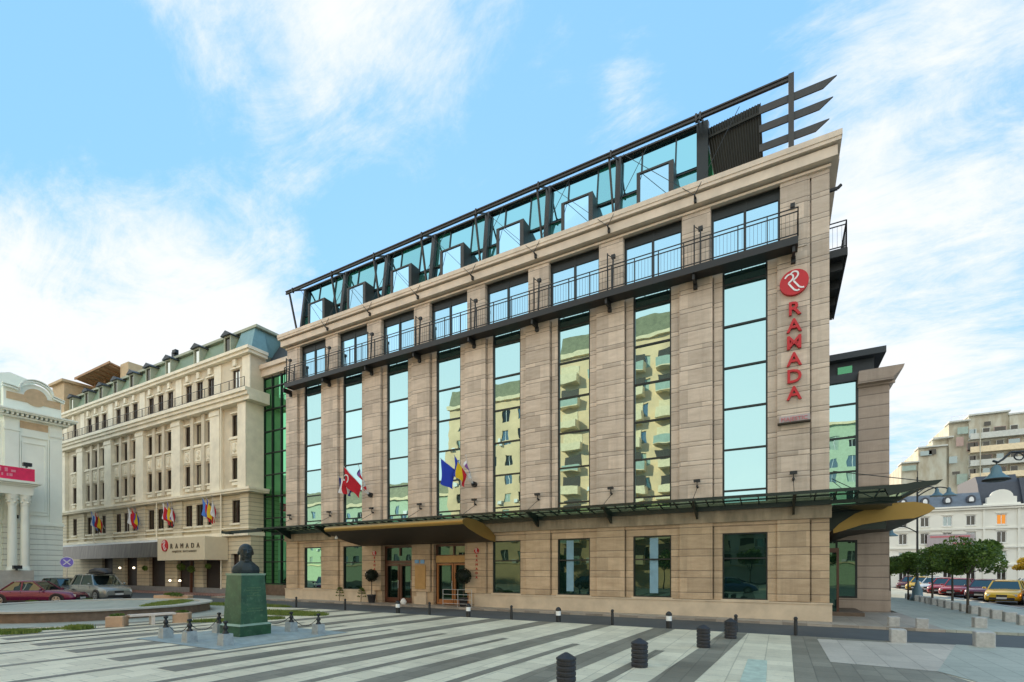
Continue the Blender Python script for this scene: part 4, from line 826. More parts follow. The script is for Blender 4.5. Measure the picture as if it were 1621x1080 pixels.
# awning and panel
aw = thing('entrance_awning', (-55, 1.2, 3.3), 'long curved grey metal awning along the old hotel front', 'awning'); m = MB()
pr = [(-.25, 5.0), (-.8, 5.0), (-1.3, 4.9), (-1.6, 4.7), (-1.7, 4.4)]
m.loft([[(-72, 2 + q[0], q[1]) for q in pr[:4]], [(-50.6, 2 + q[0], q[1]) for q in pr[:4]]], closed=False, smooth=True); m.build('bright_edge', 'awning_lit_paint', aw)
m = MB(); m.quad((-72, .4, 4.7), (-50.6, .4, 4.7), (-50.6, .25, 3.3), (-72, .25, 3.3)); m.quad((-72, .25, 3.3), (-50.6, .25, 3.3), (-50.6, 1.9, 3.5), (-72, 1.9, 3.5)); m.build('skirt', 'awning_metal', aw)
ps = thing('hotel_name_panel', (-47, .2, 3.0), 'cream panel reading RAMADA with a red disc over the old hotel door', 'sign'); m = MB(); m.box(-50.6, -43.1, .05, 1.95, 2.98, 4.92); m.build('board', 'panel_cream', ps)
m = MB(); m.tube((-49.3, .05, 4.28), (-49.3, -.02, 4.28), .52, n=32); lo = m.build('logo_disc', 'sign_red', ps); m = MB(); logo_strokes(m, -49.3, 4.28, .52, -.03); m.build('logo_stroke', 'sign_white', lo)
for i, ch in enumerate('RAMADA'): put_text('letter', ch, .62, .02, (-48.2 + i * .83, .02, 4.18), 'letter_bronze', ps)
put_text('small_letters', 'MAJESTIC BUCHAREST', .24, .01, (-46.2, .03, 3.72), 'letter_bronze', ps, xs=1.6)
# old hotel flags
G2 = 'flags on the old hotel front'
FLG = [(-65.0, [('blue and white striped flag, leftmost of the old hotel flags', ['f_sky', 'f_white', 'f_sky', 'f_white', 'f_sky'], -1.1), ('dark red flag next to the blue and white striped one', ['f_red', 'f_black'], -.2), ('red and yellow flag in the leftmost flag group', ['f_red', 'f_yellow', 'f_red'], .35)]),
       (-57.3, [('white and red flag, left in the second flag group', ['f_white', 'f_red'], -.8), ('plain red flag in the second flag group', ['f_red'], -.1), ('blue and yellow flag, right in the second flag group', ['f_blue', 'f_yellow', 'f_blue'], .55)]),
       (-50.7, [('white and red flag, left in the third flag group', ['f_white', 'f_red', 'f_red'], -.9), ('blue, yellow and red flag in the middle of the third flag group', ['f_blue', 'f_yellow', 'f_red'], -.1), ('pale striped flag, right in the third flag group', ['f_white', 'f_violet', 'f_white', 'f_red', 'f_navy'], .6)]),
       (-44.2, [('blue and red flag, left in the fourth flag group', ['f_sky', 'f_red'], -.9), ('blue, yellow and red flag in the fourth flag group', ['f_blue', 'f_yellow', 'f_red'], -.25), ('white and red flag, right in the fourth flag group', ['f_white', 'f_white', 'f_red'], .55)])]
for x, fs in FLG:
    for lab, b, dx in fs: flag(lab, (x + .3, 1.6, 6.5), (x + dx, .9, 8.3 + .15 * random.random()), b, 1.35, 1.35, group=G2)
# lamps, hanging baskets below the awning
for i, (x, z, lab) in enumerate(((-61.3, 2.35, 'left lit globe lamp below the grey awning'), (-58.4, 2.35, 'right lit globe lamp below the grey awning'), (-51.6, 1.15, 'left low lit lamp by the old hotel door'), (-49.9, 1.15, 'right low lit lamp by the old hotel door'))):
    t_ = thing('globe_lamp', (x, 1.6, z), lab, 'lamp', 'lit lamps of the old hotel'); m = MB(); m.sphere((x, 1.55, z), .10); m.build('globe', 'lit_lamp', t_); m = MB(); m.bar((x, 1.55, z + .1), (x, 1.95, z + .25), .03, .03); m.build('arm', 'black_iron', t_)
for x, z, s_, lab in ((-48.2, 2.4, .5, 'hanging green basket left of the dark double door'), (-46.6, 2.2, .45, 'hanging green basket under the cream panel'), (-44.0, 2.45, .32, 'hanging green basket at the right end of the cream panel'), (-54.5, 2.3, .35, 'trailing green plant under the awning')):
    t_ = thing('hanging_plant', (x, .8, z), lab, 'plant', 'hanging baskets of the old hotel'); m = MB(); leaves(m, 420, lambda: inball((x, .8, z), s_, (1, .6, .7)), .06); m.build('foliage', 'leaf', t_); m = MB(); m.tube((x, .8, z), (x, .8, 3.25), .01, n=4); m.build('hanger', 'black_iron', t_)
m = MB(); m.box(-48.3, -48.15, 1.55, 1.75, .1, 3.2); tag(m.build('awning_post', 'brown_wood'), 'thin red brown post under the cream panel', 'post')
# ================================================================== WHITE PORTICO BUILDING (far left)
PX = -57.6; Q = Fr((PX, 0, 0), (0, 1, 0), (-1, 0, 0)); wb = thing('portico_building', (PX, -8, 0), 'pale mint classical building with paired columns and a scrolled gable', 'building')
ya, yb = -7.95, -4.25
m = MB(Q); m.box(ya, yb, 0, 14, 6.1, 14.85); m.box(-20, ya, .35, 14, 0, 14.4); m.build('wall', 'mint_white', wb); m = MB(Q); m.box(ya - .05, yb + .03, -.06, 14, 0, 5.95); m.build('rusticated_wall', 'mint_rustic', wb)
m = MB(Q); m.box(ya - .15, yb + .12, -.16, 14, 5.95, 6.16); m.box(ya - .08, yb + .06, -.08, 14, 6.16, 6.3)
m.box(ya - .35, yb + .35, -.35, 14, 14.85, 15.0); m.box(ya - .75, yb + .75, -.75, 14, 15.2, 15.32); m.box(ya - .85, yb + .85, -.85, 14, 15.32, 15.44)
y = ya - .3
while y < yb + .3: m.box(y, y + .14, -.6, -.30, 15.0, 15.2); y += .3
for s_ in (ya + .45, yb - .45): m.box(s_ - .42, s_ + .42, -.10, 0, 6.3, 14.5); m.box(s_ - .48, s_ + .48, -.16, 0, 13.75, 13.95)
frame_rect(m, ya + 1.05, yb - 1.05, 7.1, 13.0, -.06, 0, .12); frame_rect(m, ya + .92, yb - .92, 6.8, 13.5, -.10, -.06, .08); m.build('cornice', 'mint_white', wb)
m = MB(Q); m.box(ya + .95, yb - .95, -.03, 0, 14.1, 14.7); m.build('frieze_panel', 'ochre', wb)
yc_ = (ya + yb) / 2 + .1; arc = lambda r, h, zc: [(yc_ + r * math.cos(R(a)), zc + h * math.sin(R(a))) for a in range(0, 181, 12)]
m = MB(Q); m.poly([(ya - .02, 15.44), (yb - .05, 15.44), (yb - .05, 17.0)] + arc(1.0, .85, 17.15) + [(ya - .02, 17.3)], .05, .6); m.build('gable', 'mint_white', wb)
m = MB(Q); ar = [(yb + .12, 16.95), (yb - .5, 17.12)] + arc(1.08, .98, 17.2) + [(ya + .5, 17.3), (ya - .15, 17.35)]
for k_, hh in ((0, .12), (.17, .07)):
    for a, b in zip(ar, ar[1:]): m.bar((a[0], -.06 - k_ * .3, a[1] + k_), (b[0], -.06 - k_ * .3, b[1] + k_), .34, hh, up=(-(b[1] - a[1]), 0, b[0] - a[0]))
m.build('scroll_moulding', 'mint_white', wb)
m = MB(Q); m.tube((yc_, .06, 16.9), (yc_, -.02, 16.9), .74, n=36); m.box(ya + .15, yb - .12, .0, .05, 16.35, 16.95); m.build('gable_panel', 'ochre', wb)
m = MB(Q); m.poly([(-8.3, 15.4), (-4.4, 15.5), (-4.5, 16.8), (-5.2, 17.7), (-6.2, 18.5), (-7.4, 18.75), (-8.3, 18.4)], .7, 10); m.build('roof', 'mint_white', wb)
# portico
m = MB(Q); m.box(-18, -6.85, -2.4, .3, 8.2, 8.85); m.box(-18, -6.75, -2.5, .3, 8.85, 8.98); m.box(-18, -6.6, -2.65, .3, 8.98, 9.12); m.box(-18, -6.4, -2.85, .3, 9.12, 9.3); m.build('entablature', 'mint_white', wb)
for yc in (-7.25, -8.0, -10.5, -11.3):
    f = MB(Q); f.lathe([(.36, 0), (.36, .18), (.31, .25), (.29, .3)], (yc, -2.0, 2.1), 20); f.lathe([(.29, 0), (.285, 2.2), (.25, 4.9)], (yc, -2.0, 2.4), 20); f.lathe([(.25, 0), (.30, .1), (.27, .2), (.30, .4), (.40, .75), (.42, .9)], (yc, -2.0, 7.3), 20)
    for k in range(10): a_ = k * math.pi / 5; f.sphere((yc + .32 * math.cos(a_), -2.0 + .32 * math.sin(a_), 7.6 + .25 * (k % 2)), .09, 6, 5)
    f.build('column', 'mint_white', wb)
m = MB(Q); m.box(-18, -6.85, -2.5, .3, 0, 2.1); m.build('podium', 'coping', wb)
bn = thing('banner', (PX + 2.6, -8, 9.3), 'red banner with faint pale writing on the portico', 'banner'); m = MB(Q); m.box(-14, -6.8, -2.5, -2.44, 9.3, 10.35); m.build('sheet', 'pink_banner', bn)
m = MB(Q)
for zz in (10.02, 9.68):
    y = -13.5
    while y < -8.0: w_ = random.uniform(.10, .26); m.box(y, y + w_, -2.52, -2.501, zz - .1, zz + random.choice((.08, .12, .2))); y += w_ + random.choice((.05, .05, .2))
m.build('lettering', 'banner_pale', bn)
for y, z, d, lab in ((-7.5, 6.45, -.5, 'black floodlight on the ledge of the mint building'), (-7.2, 10.6, -2.3, 'black floodlight above the red banner'), (-7.9, 2.25, -2.7, 'black floodlight at the foot of the columns')):
    m = MB(Q); m.cbox((y, d, z + .1), (.5, .35, .28)); m.box(y - .03, y + .03, d - .02, d + .3, z - .15, z); tag(m.build('floodlight', 'black_iron'), lab, 'floodlight', 'black floodlights on the mint building')
# ================================================================== RIGHT BACKGROUND
def simple_window(mb, c, z0, z1, h, fm=0, gm=1, F=None, sur=True):
    mb.cur = fm; frame_rect(mb, c - h, c + h, z0, z1, .12, .2, .07); mb.box(c - .03, c + .03, .12, .19, z0, z1); mb.cur = gm; mb.quad((c - h, .18, z0), (c + h, .18, z0), (c + h, .18, z1), (c - h, .18, z1))
rwF = Fr((0, 55, 0)); rw = thing('white_building', (24, 55, 0), 'long white three storey classical building with a slate roof on the right', 'building')
wcs = [11.9 + 2.15 * k for k in range(4)] + [20.6 + .45, 23.9, 26.2, 28.5, 30.8, 33.1, 35.4, 37.7]
rws = [(.6, 2.5), (3.0, 4.35), (5.35, 6.7), (7.5, 8.7)]
ops = [(c - .43, c + .43, a, b, .2) for c in wcs for a, b in rws]
m = MB(rwF); grid_wall(m, 5, 60, 0, 9.7, ops, 0); m.quad((5, 0, 0), (5, 12, 0), (5, 12, 9.7), (5, 0, 9.7)); m.box(19.4, 22.6, -.22, -.0, 9.72, 10.0); m.build('wall', 'white_stucco', rw)
m = MB(rwF)
for z, p_ in ((9.45, .35), (9.7, .5), (7.1, .16), (4.85, .2), (2.75, .15)): m.box(5, 60, -p_, 0, z - .1, z + .1)
for c in wcs:
    for a, b in rws[1:]: m.box(c - .56, c + .56, -.10, 0, b + .12, b + .25); m.box(c - .52, c + .52, -.08, 0, a - .12, a)
m.box(19.4, 22.6, -.3, 0, 9.6, 9.85); m.box(19.4, 19.6, -.15, 0, 0, 9.4); m.box(22.4, 22.6, -.15, 0, 0, 9.4)
m.poly([(19.7, 10.0), (22.3, 10.0), (22.3, 10.7)] + [(21 + 1.0 * math.cos(R(a)), 10.75 + .85 * math.sin(R(a))) for a in range(0, 181, 20)] + [(19.7, 10.7)], -.2, .3); m.build('cornice', 'white_stucco', rw)
for i, c in enumerate(wcs):
    for j, (a, b) in enumerate(rws):
        f = MB(rwF); f.mats = ['white_trim', 'pale_glass' if (i + j) % 4 == 1 else 'old_glass', 'lit_window']; simple_window(f, c, a, b, .43, 0, 2 if (i == 4 and j == 3) else 1); f.build('window', None, rw)
m = MB(rwF); m.poly([(-.1, 9.8), (.75, 11.5), (10, 11.6), (10, 9.8)], 5, 19.3, 'dz'); rf = m.build('roof', 'slate', rw)
m = MB(rwF); m.poly([(.35, 9.85), (1.4, 12.6), (2.2, 13.6), (9, 13.6), (9, 9.85)], 19.3, 22.9, 'dz'); m.poly([(.0, 9.8), (1.2, 13.0), (9, 13.2), (9, 9.8)], 22.9, 60, 'dz'); m.build('roof', 'slate_dark', rw)
for x in (11.9, 14.05, 16.2, 18.35, 25, 28, 31):
    f = MB(rwF); f.mats = ['slate_dark', 'white_trim']; f.poly([(x + .42 * math.cos(R(a)), 10.6 + .55 * math.sin(R(a))) for a in range(-30, 211, 20)], -.15, .9); f.cur = 1; f.poly([(x + .22 * math.cos(R(a)), 10.55 + .38 * math.sin(R(a))) for a in range(-30, 211, 20)], -.2, -.15); f.build('dormer', None, rw)
sb = thing('shop_sign', (16, 54.7, 4.9), 'pale pink shop banner on the white building above the trees', 'sign'); m = MB(rwF); m.box(14.2, 18.6, -.30, -.22, 5.0, 6.5); m.build('sheet', 'sign_grey', sb); m = MB(rwF); m.box(14.5, 18.2, -.33, -.30, 6.1, 6.3); m.box(16.6, 18.3, -.33, -.30, 5.25, 5.45); m.build('stripe', 'sign_rose', sb)
# stepped apartment block
apF = Fr((0, 90, 0)); ap = thing('apartment_block', (30, 90, 0), 'tall weathered apartment block with stepped terraces behind the white building', 'building')
steps = [(17.9, 20.3, 21.7), (20.3, 24.2, 24.2), (22.4, 25.0, 25.6), (24.6, 27.2, 28.2), (27.2, 32.3, 29.0), (32.3, 60, 28.4)]
m = MB(apF)
for i, (a, b, z) in enumerate(steps): m.box(a, b, .0 + .35 * (5 - i) % 1.1, 14, 0, z)
m.build('wall', 'block_wall', ap)
m = MB(apF); 
for i, (a, b, z) in enumerate(steps): m.box(a - .15, b + .1, -.25, 3, z, z + .25)
m.build('parapet', 'block_white', ap)
for j, z in enumerate((15.6, 17.9, 20.2, 22.5, 24.8)):
    f = MB(apF); f.mats = ['block_white', 'warm_band']; f.cur = j % 2; f.box(27.0, 60, -1.3, -1.15, z, z + .85); f.box(27.0, 60, -1.3, 0, z - .15, z); f.build('balcony', None, ap)
for j, z in enumerate((16.0, 18.3, 20.6, 22.9, 25.2)):
    for i, x in enumerate([27.6 + 1.75 * q for q in range(9)]):
        f = MB(apF); f.mats = ['block_white', 'old_glass', 'pale_glass', 'block_pink']; w_ = .42 if (i * 7 + j) % 3 else .7; f.cur = 0 if (i + j) % 3 else 3; f.box(x - w_ - .08, x + w_ + .08, -.06, -.003, z - .08, z + 1.48); f.cur = 1 if (i * 3 + j * 5) % 4 else 2; f.box(x - w_, x + w_, -.08, -.06, z, z + 1.4); f.build('window', None, ap)
for x, z, w_, h_, mt in ((18.9, 20.3, 1.0, .9, 'block_green'), (21.3, 22.8, .8, .8, 'pale_glass'), (22.2, 22.9, .5, .9, 'old_glass'), (25.0, 21.0, .55, 1.2, 'pale_glass'), (25.4, 19.0, .5, .5, 'old_glass'), (26.2, 17.2, .7, 1.8, 'block_green'), (26.3, 26.0, .7, 1.2, 'block_green'), (25.9, 23.9, .5, 1.6, 'block_pink'), (29.5, 27.0, .4, .7, 'old_glass')):
    f = MB(apF); f.box(x - w_, x + w_, -.12, 0.0, z, z + h_); f.build('window', mt, ap)
m = MB(apF)
for a, b, z in ((17.9, 20.2, 21.95), (20.4, 22.2, 24.4), (24.7, 27.0, 28.4)): railing(m, [(a, -.2), (b, -.2)], z, z + .8, 1, .5, rails=(1.0,))
m.build('terrace_railing', 'white_trim', ap); m = MB(apF); m.tube((28.2, -1.5, 12), (28.2, -1.5, 27.5), .07); m.build('mast', 'block_wall', ap)
# street lamp, right
def lamp_arm(m, c, tip, side):
    P = [Vector(c)]; 
    for k in range(1, 9): t_ = k / 8; P.append(Vector((c[0] + (tip[0] - c[0]) * t_, c[1] + (tip[1] - c[1]) * t_, c[2] + .55 * math.sin(t_ * 2.3) - .1 * t_)))
    m.path(P, .035, 6); return P[-1]
lp = (6.29, 18.64, .09); sl = thing('street_lamp', lp, 'tall dark street lamp with four curved arms beyond the hotel corner', 'street lamp'); m = MB(); m.lathe([(.40, 0), (.42, .15), (.30, .3), (.28, .7), (.16, .95), (.10, 1.2), (.06, 1.4)], lp, 14); m.build('base', 'lamp_teal', sl)
m = MB(); m.tube((6.29, 18.64, 1.2), (6.29, 18.64, 8.3), .07, .045, 8); m.tube((6.29, 18.64, 8.3), (6.29, 18.64, 8.7), .02); m.build('pole', 'black_iron', sl)
for dx, dy, z in ((1.45, -.65, 7.0), (-1.3, .6, 4.6), (1.2, .9, 7.2)):
    m = MB(); e = lamp_arm(m, (6.29, 18.64, z), (6.29 + dx, 18.64 + dy), 1); ar_ = m.build('arm', 'black_iron', sl); m = MB(); m.lathe([(.04, .1), (.10, 0), (.13, -.2), (.30, -.36), (.40, -.42), (.40, -.46)], tuple(e), 14); m.build('lamp_shade', 'lamp_teal', ar_)
# near lamp whose pole stands just outside the frame
def A(px, py, Y):                                             # a point seen in the photo at depth Y, in scene axes
    v = Vector(((px - 810.5) / 767 * Y, Y, 2.1 - (py - 903) * Y / 767)); v.rotate(Matrix.Rotation(R(28.97), 3, 'Z')); return v + Vector((-1.684, -22.59, 0))
n0 = A(1700, 1010, 14.6); nl = thing('street_lamp', (n0.x, n0.y, .0), 'large blue grey bell lamp hanging into view at the right edge', 'street lamp'); m = MB(); m.tube((n0.x, n0.y, 0), (n0.x, n0.y, 5.6), .07, .05, 8); m.build('pole', 'black_iron', nl)
m = MB(); pts = [A(*q, 14.3) for q in ((1700, 800), (1690, 740), (1660, 718), (1621, 715), (1600, 716), (1588, 727), (1580, 732), (1572, 730))]; m.path(pts, .032, 6)
c_ = A(1613, 723, 14.3); vx = Vector((.875, .484, 0)); m.path([c_ + vx * (.14 * math.cos(R(a))) + Vector((0, 0, .10 * math.sin(R(a)))) for a in range(0, 361, 30)], .02, 5); m.path([A(1578, 731, 14.3), A(1577, 738, 14.3)], .02); m.build('arm', 'black_iron', nl)
c_ = A(1577, 737, 14.3); m = MB(); m.lathe([(.03, .02), (.10, -.05), (.13, -.22), (.24, -.34), (.30, -.40)], tuple(c_), 20); sh = m.build('lamp_shade', 'lamp_teal', nl); m = MB(); m.lathe([(.31, -.40), (.32, -.44), (.20, -.47)], tuple(c_), 20); m.build('rim', 'black_iron', sh)
# ================================================================== STREET FURNITURE
# ribbed black bollards
rb0 = None
for (x, y), lab in zip(((-5.05, -14.5), (-4.36, -12.03), (-3.51, -8.55), (-3.02, -6.3)), ('ribbed black bollard cut by the bottom edge of the view', 'second ribbed black bollard from the camera', 'third ribbed black bollard from the camera', 'farthest ribbed black bollard near the road')):
    if rb0 is None:
        rb0 = thing('ribbed_bollard', (x, y, 0), lab, 'bollard', 'ribbed black bollards'); pf = [(.175, 0)]
        for k in range(5): z = .02 + .095 * k; pf += [(.165, z), (.178, z + .015), (.178, z + .065), (.165, z + .08)]
        pf += [(.165, .50)]; m = MB(); m.lathe(pf, (x, y, 0), 24, smooth=False); m.build('body', 'rubber_black', rb0); m = MB(); m.lathe([(.182, .50), (.182, .53), (.10, .585), (.03, .625), (.005, .63)], (x, y, 0), 24, smooth=False); m.build('cap', 'rubber_black', rb0)
    else: copy_tree(rb0, (x, y, 0), label=lab)
m = MB()
ys = -4.55
def thin_b(x, lab, first):
    if first[0] is None:
        t_ = thing('thin_bollard', (x, ys, 0), lab, 'bollard', 'thin black bollards at the plaza edge'); m = MB(); m.lathe([(.055, 0), (.055, .46), (.045, .50), (.06, .53), (.06, .57), (.03, .61)], (x, ys, 0), 12); m.build('post', 'black_iron', t_); first[0] = t_
    else: copy_tree(first[0], (x, ys, 0), label=lab)
def wt_b(x, lab, first):
    if first[0] is None:
        t_ = thing('white_band_bollard', (x, ys, 0), lab, 'bollard', 'black bollards with a white band'); m = MB(); m.lathe([(.10, 0), (.10, .28)], (x, ys, 0), 16); m.lathe([(.10, .46), (.115, .48), (.11, .54), (.06, .60), (.01, .62)], (x, ys, 0), 16); m.build('body', 'black_iron', t_); m = MB(); m.lathe([(.101, .28), (.101, .46)], (x, ys, 0), 16); m.build('band', 'white_trim', t_); first[0] = t_
    else: copy_tree(first[0], (x, ys, 0), label=lab)
f1, f2 = [None], [None]
for i, x in enumerate((-1.25, -7.29, -11.7, -16.1, -21.7, -25.6)): thin_b(x, ('rightmost' if i == 0 else ORD[i] + ' from the right') + ' thin black bollard between plaza and road', f1)
for i, x in enumerate((-5.2, -9.53, -13.91, -18.06)): wt_b(x, ('rightmost' if i == 0 else ORD[i] + ' from the right') + ' black bollard with a white band', f2)
thin_b(-3.0, 'thin black bollard standing right behind the farthest ribbed bollard', f1)
# granite cubes
cb0 = None
cub = [(1.9, -.6, .30, 'speckled granite cube nearest the hotel corner'), (1.32, -4.75, .37, 'pale granite block at the crossing below the hotel corner'), (2.62, -1.0, .33, 'granite cube just right of the hotel corner kerb'), (3.2, -4.7, .40, 'pinkish granite block at the right of the crossing'), (4.45, .3, .34, 'lone dark granite cube behind the pinkish block')]
cub += [(6.2, 2.2 + 1.32 * k, .36, ORD[k] + ' granite cube of the row along the parked cars, counted from the camera') for k in range(15)]
for x, y, s_, lab in cub:
    z0 = .09 if y > -1.1 else 0
    if cb0 is None: m = MB(); m.cbox((x, y, z0 + .19), (.36, .36, .38), 0, .02); cb0 = m.build('granite_cube', 'cube_granite', org=(x, y, z0)); tag(cb0, lab, 'stone block', 'granite blocks keeping cars off the pavement'); cb0.scale = (.9,) * 3
    else: c_ = copy_tree(cb0, (x, y, z0), label=lab, rz=random.gauss(0, .06)); c_.scale = (s_ / .36,) * 3
# chain posts
ch = [(-18.34, -14.65, 'stone chain post at the left front of the statue'), (-16.72, -14.8, 'second stone chain post in front of the statue'), (-15.25, -14.62, 'nearest grey stone chain post before the statue'), (-18.17, -13.12, 'stone chain post left behind the nearest one'), (-16.31, -11.75, 'stone chain post just right of the statue'), (-14.95, -11.75, 'rightmost stone chain post of the statue')]
cp0 = None
for x, y, lab in ch:
    if cp0 is None:
        cp0 = thing('chain_post', (x, y, 0), lab, 'post', 'stone posts with chains round the statue'); m = MB(); m.hexa([(x - .15, y - .15, .016), (x + .15, y - .15, .016), (x + .15, y + .15, .016), (x - .15, y + .15, .016)], [(x - .135, y - .135, .33), (x + .135, y - .135, .33), (x + .135, y + .135, .33), (x - .135, y + .135, .33)]); m.build('block', 'post_stone', cp0)
        m = MB(); m.lathe([(.085, .33), (.075, .37), (.045, .41), (.045, .44), (.075, .48), (.06, .53), (.035, .56), (.03, .60), (.06, .63), (.065, .67), (.02, .69)], (x, y, 0), 12); m.build('finial', 'black_iron', cp0)
    else: copy_tree(cp0, (x, y, 0), label=lab)
for i, (a, b, lab) in enumerate(((0, 1, 'sagging chain between the two left front posts'), (1, 3, 'sagging chain running back from the second front post'), (2, 3, 'sagging chain left of the pedestal base'), (4, 5, 'sagging chain between the two right posts'))):
    p, q = Vector((*ch[a][:2], .56)), Vector((*ch[b][:2], .56)); m = MB(); n = 26
    for k in range(n):
        f = lambda t_: p.lerp(q, t_) + Vector((0, 0, -1.4 * t_ * (1 - t_) * .9)); m.bar(f(k / n), f((k + .85) / n), .020 if k % 2 else .010, .010 if k % 2 else .020)
    tag(m.build('chain', 'black_iron'), lab, 'chain', 'chains round the statue')
m = MB(); pts = [Vector((-16.31, -11.75, .56)).lerp(Vector((-18.2, -11.75, .56)), k / 20) + Vector((0, 0, -1.3 * (k / 20) * (1 - k / 20))) for k in range(21)]; m.path(pts, .013, 5); tag(m.build('chain', 'black_iron'), 'sagging chain going behind the pedestal', 'chain', 'chains round the statue')
# statue
st = thing('bust_monument', (-16.93, -12.95, 0), 'dark bronze bust of a man on a green marble pedestal', 'monument'); cx_, cy_ = -16.93, -12.97
def sq(h, z): return [(cx_ - h, cy_ - h, z), (cx_ + h, cy_ - h, z), (cx_ + h, cy_ + h, z), (cx_ - h, cy_ + h, z)]
m = MB(); m.hexa(sq(.53, .016), sq(.53, .34)); m.hexa(sq(.46, .40), sq(.395, 1.97)); m.build('pedestal', 'green_marble', st)
m = MB(); m.hexa(sq(.555, .34), sq(.47, .40)); m.hexa(sq(.41, 1.94), sq(.425, 2.0)); m.build('cap', 'marble_cap', st)
for i, (tx, sz) in enumerate((('ION BRATIANU', .085), ('MDCCCXXI', .06), ('OM DE STAT', .06))):
    pass
m = MB()
for k, (zz, wd) in enumerate(((1.52, .42), (1.44, .50), (1.36, .30), (1.27, .44), (.86, .46), (.78, .52))):
    o_ = 0
    while o_ < wd:
        g_ = random.uniform(.015, .035); m.box(cx_ + .458 - .041 * (zz - .4) + .0, cx_ + .462 - .041 * (zz - .4) + .004, cy_ - wd / 2 + o_, cy_ - wd / 2 + o_ + g_, zz, zz + .035); o_ += g_ + .016
m.build('inscription', 'ink_gold', st)
def bust(parent, base, yaw):
    m = MB(); S = lambda c, r, sc: m.sphere(c, r, 20, 14, sc)
    K = 1.22
    S = lambda c, r, sc: m.sphere((c[0] * K, c[1] * K, (c[2] - .60) * K + .575), r * K, 20, 14, sc)
    T = lambda a, b, r0, r1: m.tube((a[0] * K, a[1] * K, (a[2] - .60) * K + .575), (b[0] * K, b[1] * K, (b[2] - .60) * K + .575), r0 * K, r1 * K, 10)
    S((0, .01, .66), .165, (.88, 1.02, 1.05)); S((0, -.045, .60), .130, (.92, .98, 1.15)); S((0, -.04, .52), .115, (.98, 1.05, .85)); S((0, -.105, .475), .062, (1.05, .8, .7))
    T((0, -.165, .665), (0, -.225, .585), .020, .036); S((0, -.208, .583), .030, (1, .9, .8)); S((.06, -.148, .685), .040, (1.4, .55, .42)); S((-.06, -.148, .685), .040, (1.4, .55, .42))
    S((.062, -.150, .645), .024, (1.2, .6, .8)); S((-.062, -.150, .645), .024, (1.2, .6, .8)); S((0, -.165, .53), .045, (1.25, .55, .30)); S((0, -.158, .508), .04, (1.1, .5, .3)); S((.145, .015, .61), .038, (.4, .8, 1.3)); S((-.145, .015, .61), .038, (.4, .8, 1.3))
    m.tube((0, .03, .20), (0, .0, .50), .165, .135, 18); m.tube((-.06, -.13, .36), (.06, -.13, .36), .05, .05, 10)
    m.loft([[(x * k, y_ * q + .0, z) for x, y_ in ((-1, -.5), (-.4, -1), (.4, -1), (1, -.5), (1, .5), (.4, 1), (-.4, 1), (-1, .5))] for z, k, q in ((0, .31, .17), (.10, .325, .18), (.19, .30, .175), (.27, .22, .165), (.34, .15, .14), (.38, .12, .12))], caps=True, smooth=True)
    me_o = m.build('bust', 'bronze', org=(0, 0, 0)); md = me_o.modifiers.new('r', 'REMESH'); md.mode = 'VOXEL'; md.voxel_size = .011; sm = me_o.modifiers.new('s', 'SMOOTH'); sm.iterations = 3; sm.factor = .5
    dg = bpy.context.evaluated_depsgraph_get(); me = bpy.data.meshes.new_from_object(me_o.evaluated_get(dg)); bpy.data.objects.remove(me_o)
    for v in me.vertices: v.co.z = max(v.co.z, 0)
    me.transform(Matrix.Rotation(yaw, 4, 'Z') @ Matrix.Diagonal((1.22, 1.22, 1.13, 1)))
    for p in me.polygons: p.use_smooth = True
    if not me.materials: me.materials.append(M['bronze'])
    ob = bpy.data.objects.new('bust', me); COL.objects.link(ob); ob.parent = parent; ob.location = Vector(base) - Vector(parent['_o']); ob['_o'] = parent['_o']; return ob
bust(st, (cx_, cy_, 2.0), R(68))
# benches with planters
def planter(x, y, lab, rz, w_=.55):
    t_ = thing('stone_planter', (x, y, 0), lab, 'planter', 'tan stone planters round the basin'); m = MB(); m.cbox((x, y, .2), (w_, w_, .40), rz, .03); m.build('box', 'planter_tan', t_); m = MB(); leaves(m, 500, lambda: inball((x, y, .42), w_ * .42, (1, 1, .32)), .035); m.build('foliage', 'leaf_bright', t_)
planter(-23.35, -13.9, 'tan stone planter at the left end of the near bench', R(50)); planter(-22.85, -11.9, 'tan stone planter at the right end of the near bench', R(50))
planter(-36.86, -12.3, 'tan stone planter left of the far bench before the maroon car', R(20), .62); planter(-36.0, -10.2, 'tan stone planter at the right end of the far bench', R(20), .62)
m = MB(); m.cbox((-32.8, -7.35, .34), (2.1, .5, .62), R(25), .03); t_ = thing('stone_planter', (-32.8, -7.35, 0), 'wide tan stone planter standing alone behind the raised bed', 'planter', 'tan stone planters round the basin'); m.build('box', 'planter_tan', t_); m = MB(); leaves(m, 700, lambda: (lambda v: (v[0], v[1], v[2]))(inball((-32.8, -7.35, .68), .95, (1, .35, .14))), .05); m.build('foliage', 'leaf_bright', t_)
for x0, y0, x1, y1, lab in ((-23.2, -13.55, -22.95, -12.2, 'pale stone bench seat between the two near planters'), (-36.7, -11.95, -36.15, -10.5, 'pale stone bench seat in front of the maroon car')):
    m = MB(); L = math.hypot(x1 - x0, y1 - y0) + .1; m.cbox(((x0 + x1) / 2, (y0 + y1) / 2, .385), (L, .42, .07), math.atan2(y1 - y0, x1 - x0)); m.cbox(((x0 + x1) / 2, (y0 + y1) / 2, .175), (.12, .3, .35), math.atan2(y1 - y0, x1 - x0)); tag(m.build('stone_bench', 'bench_pale'), lab, 'bench', 'stone benches round the basin')
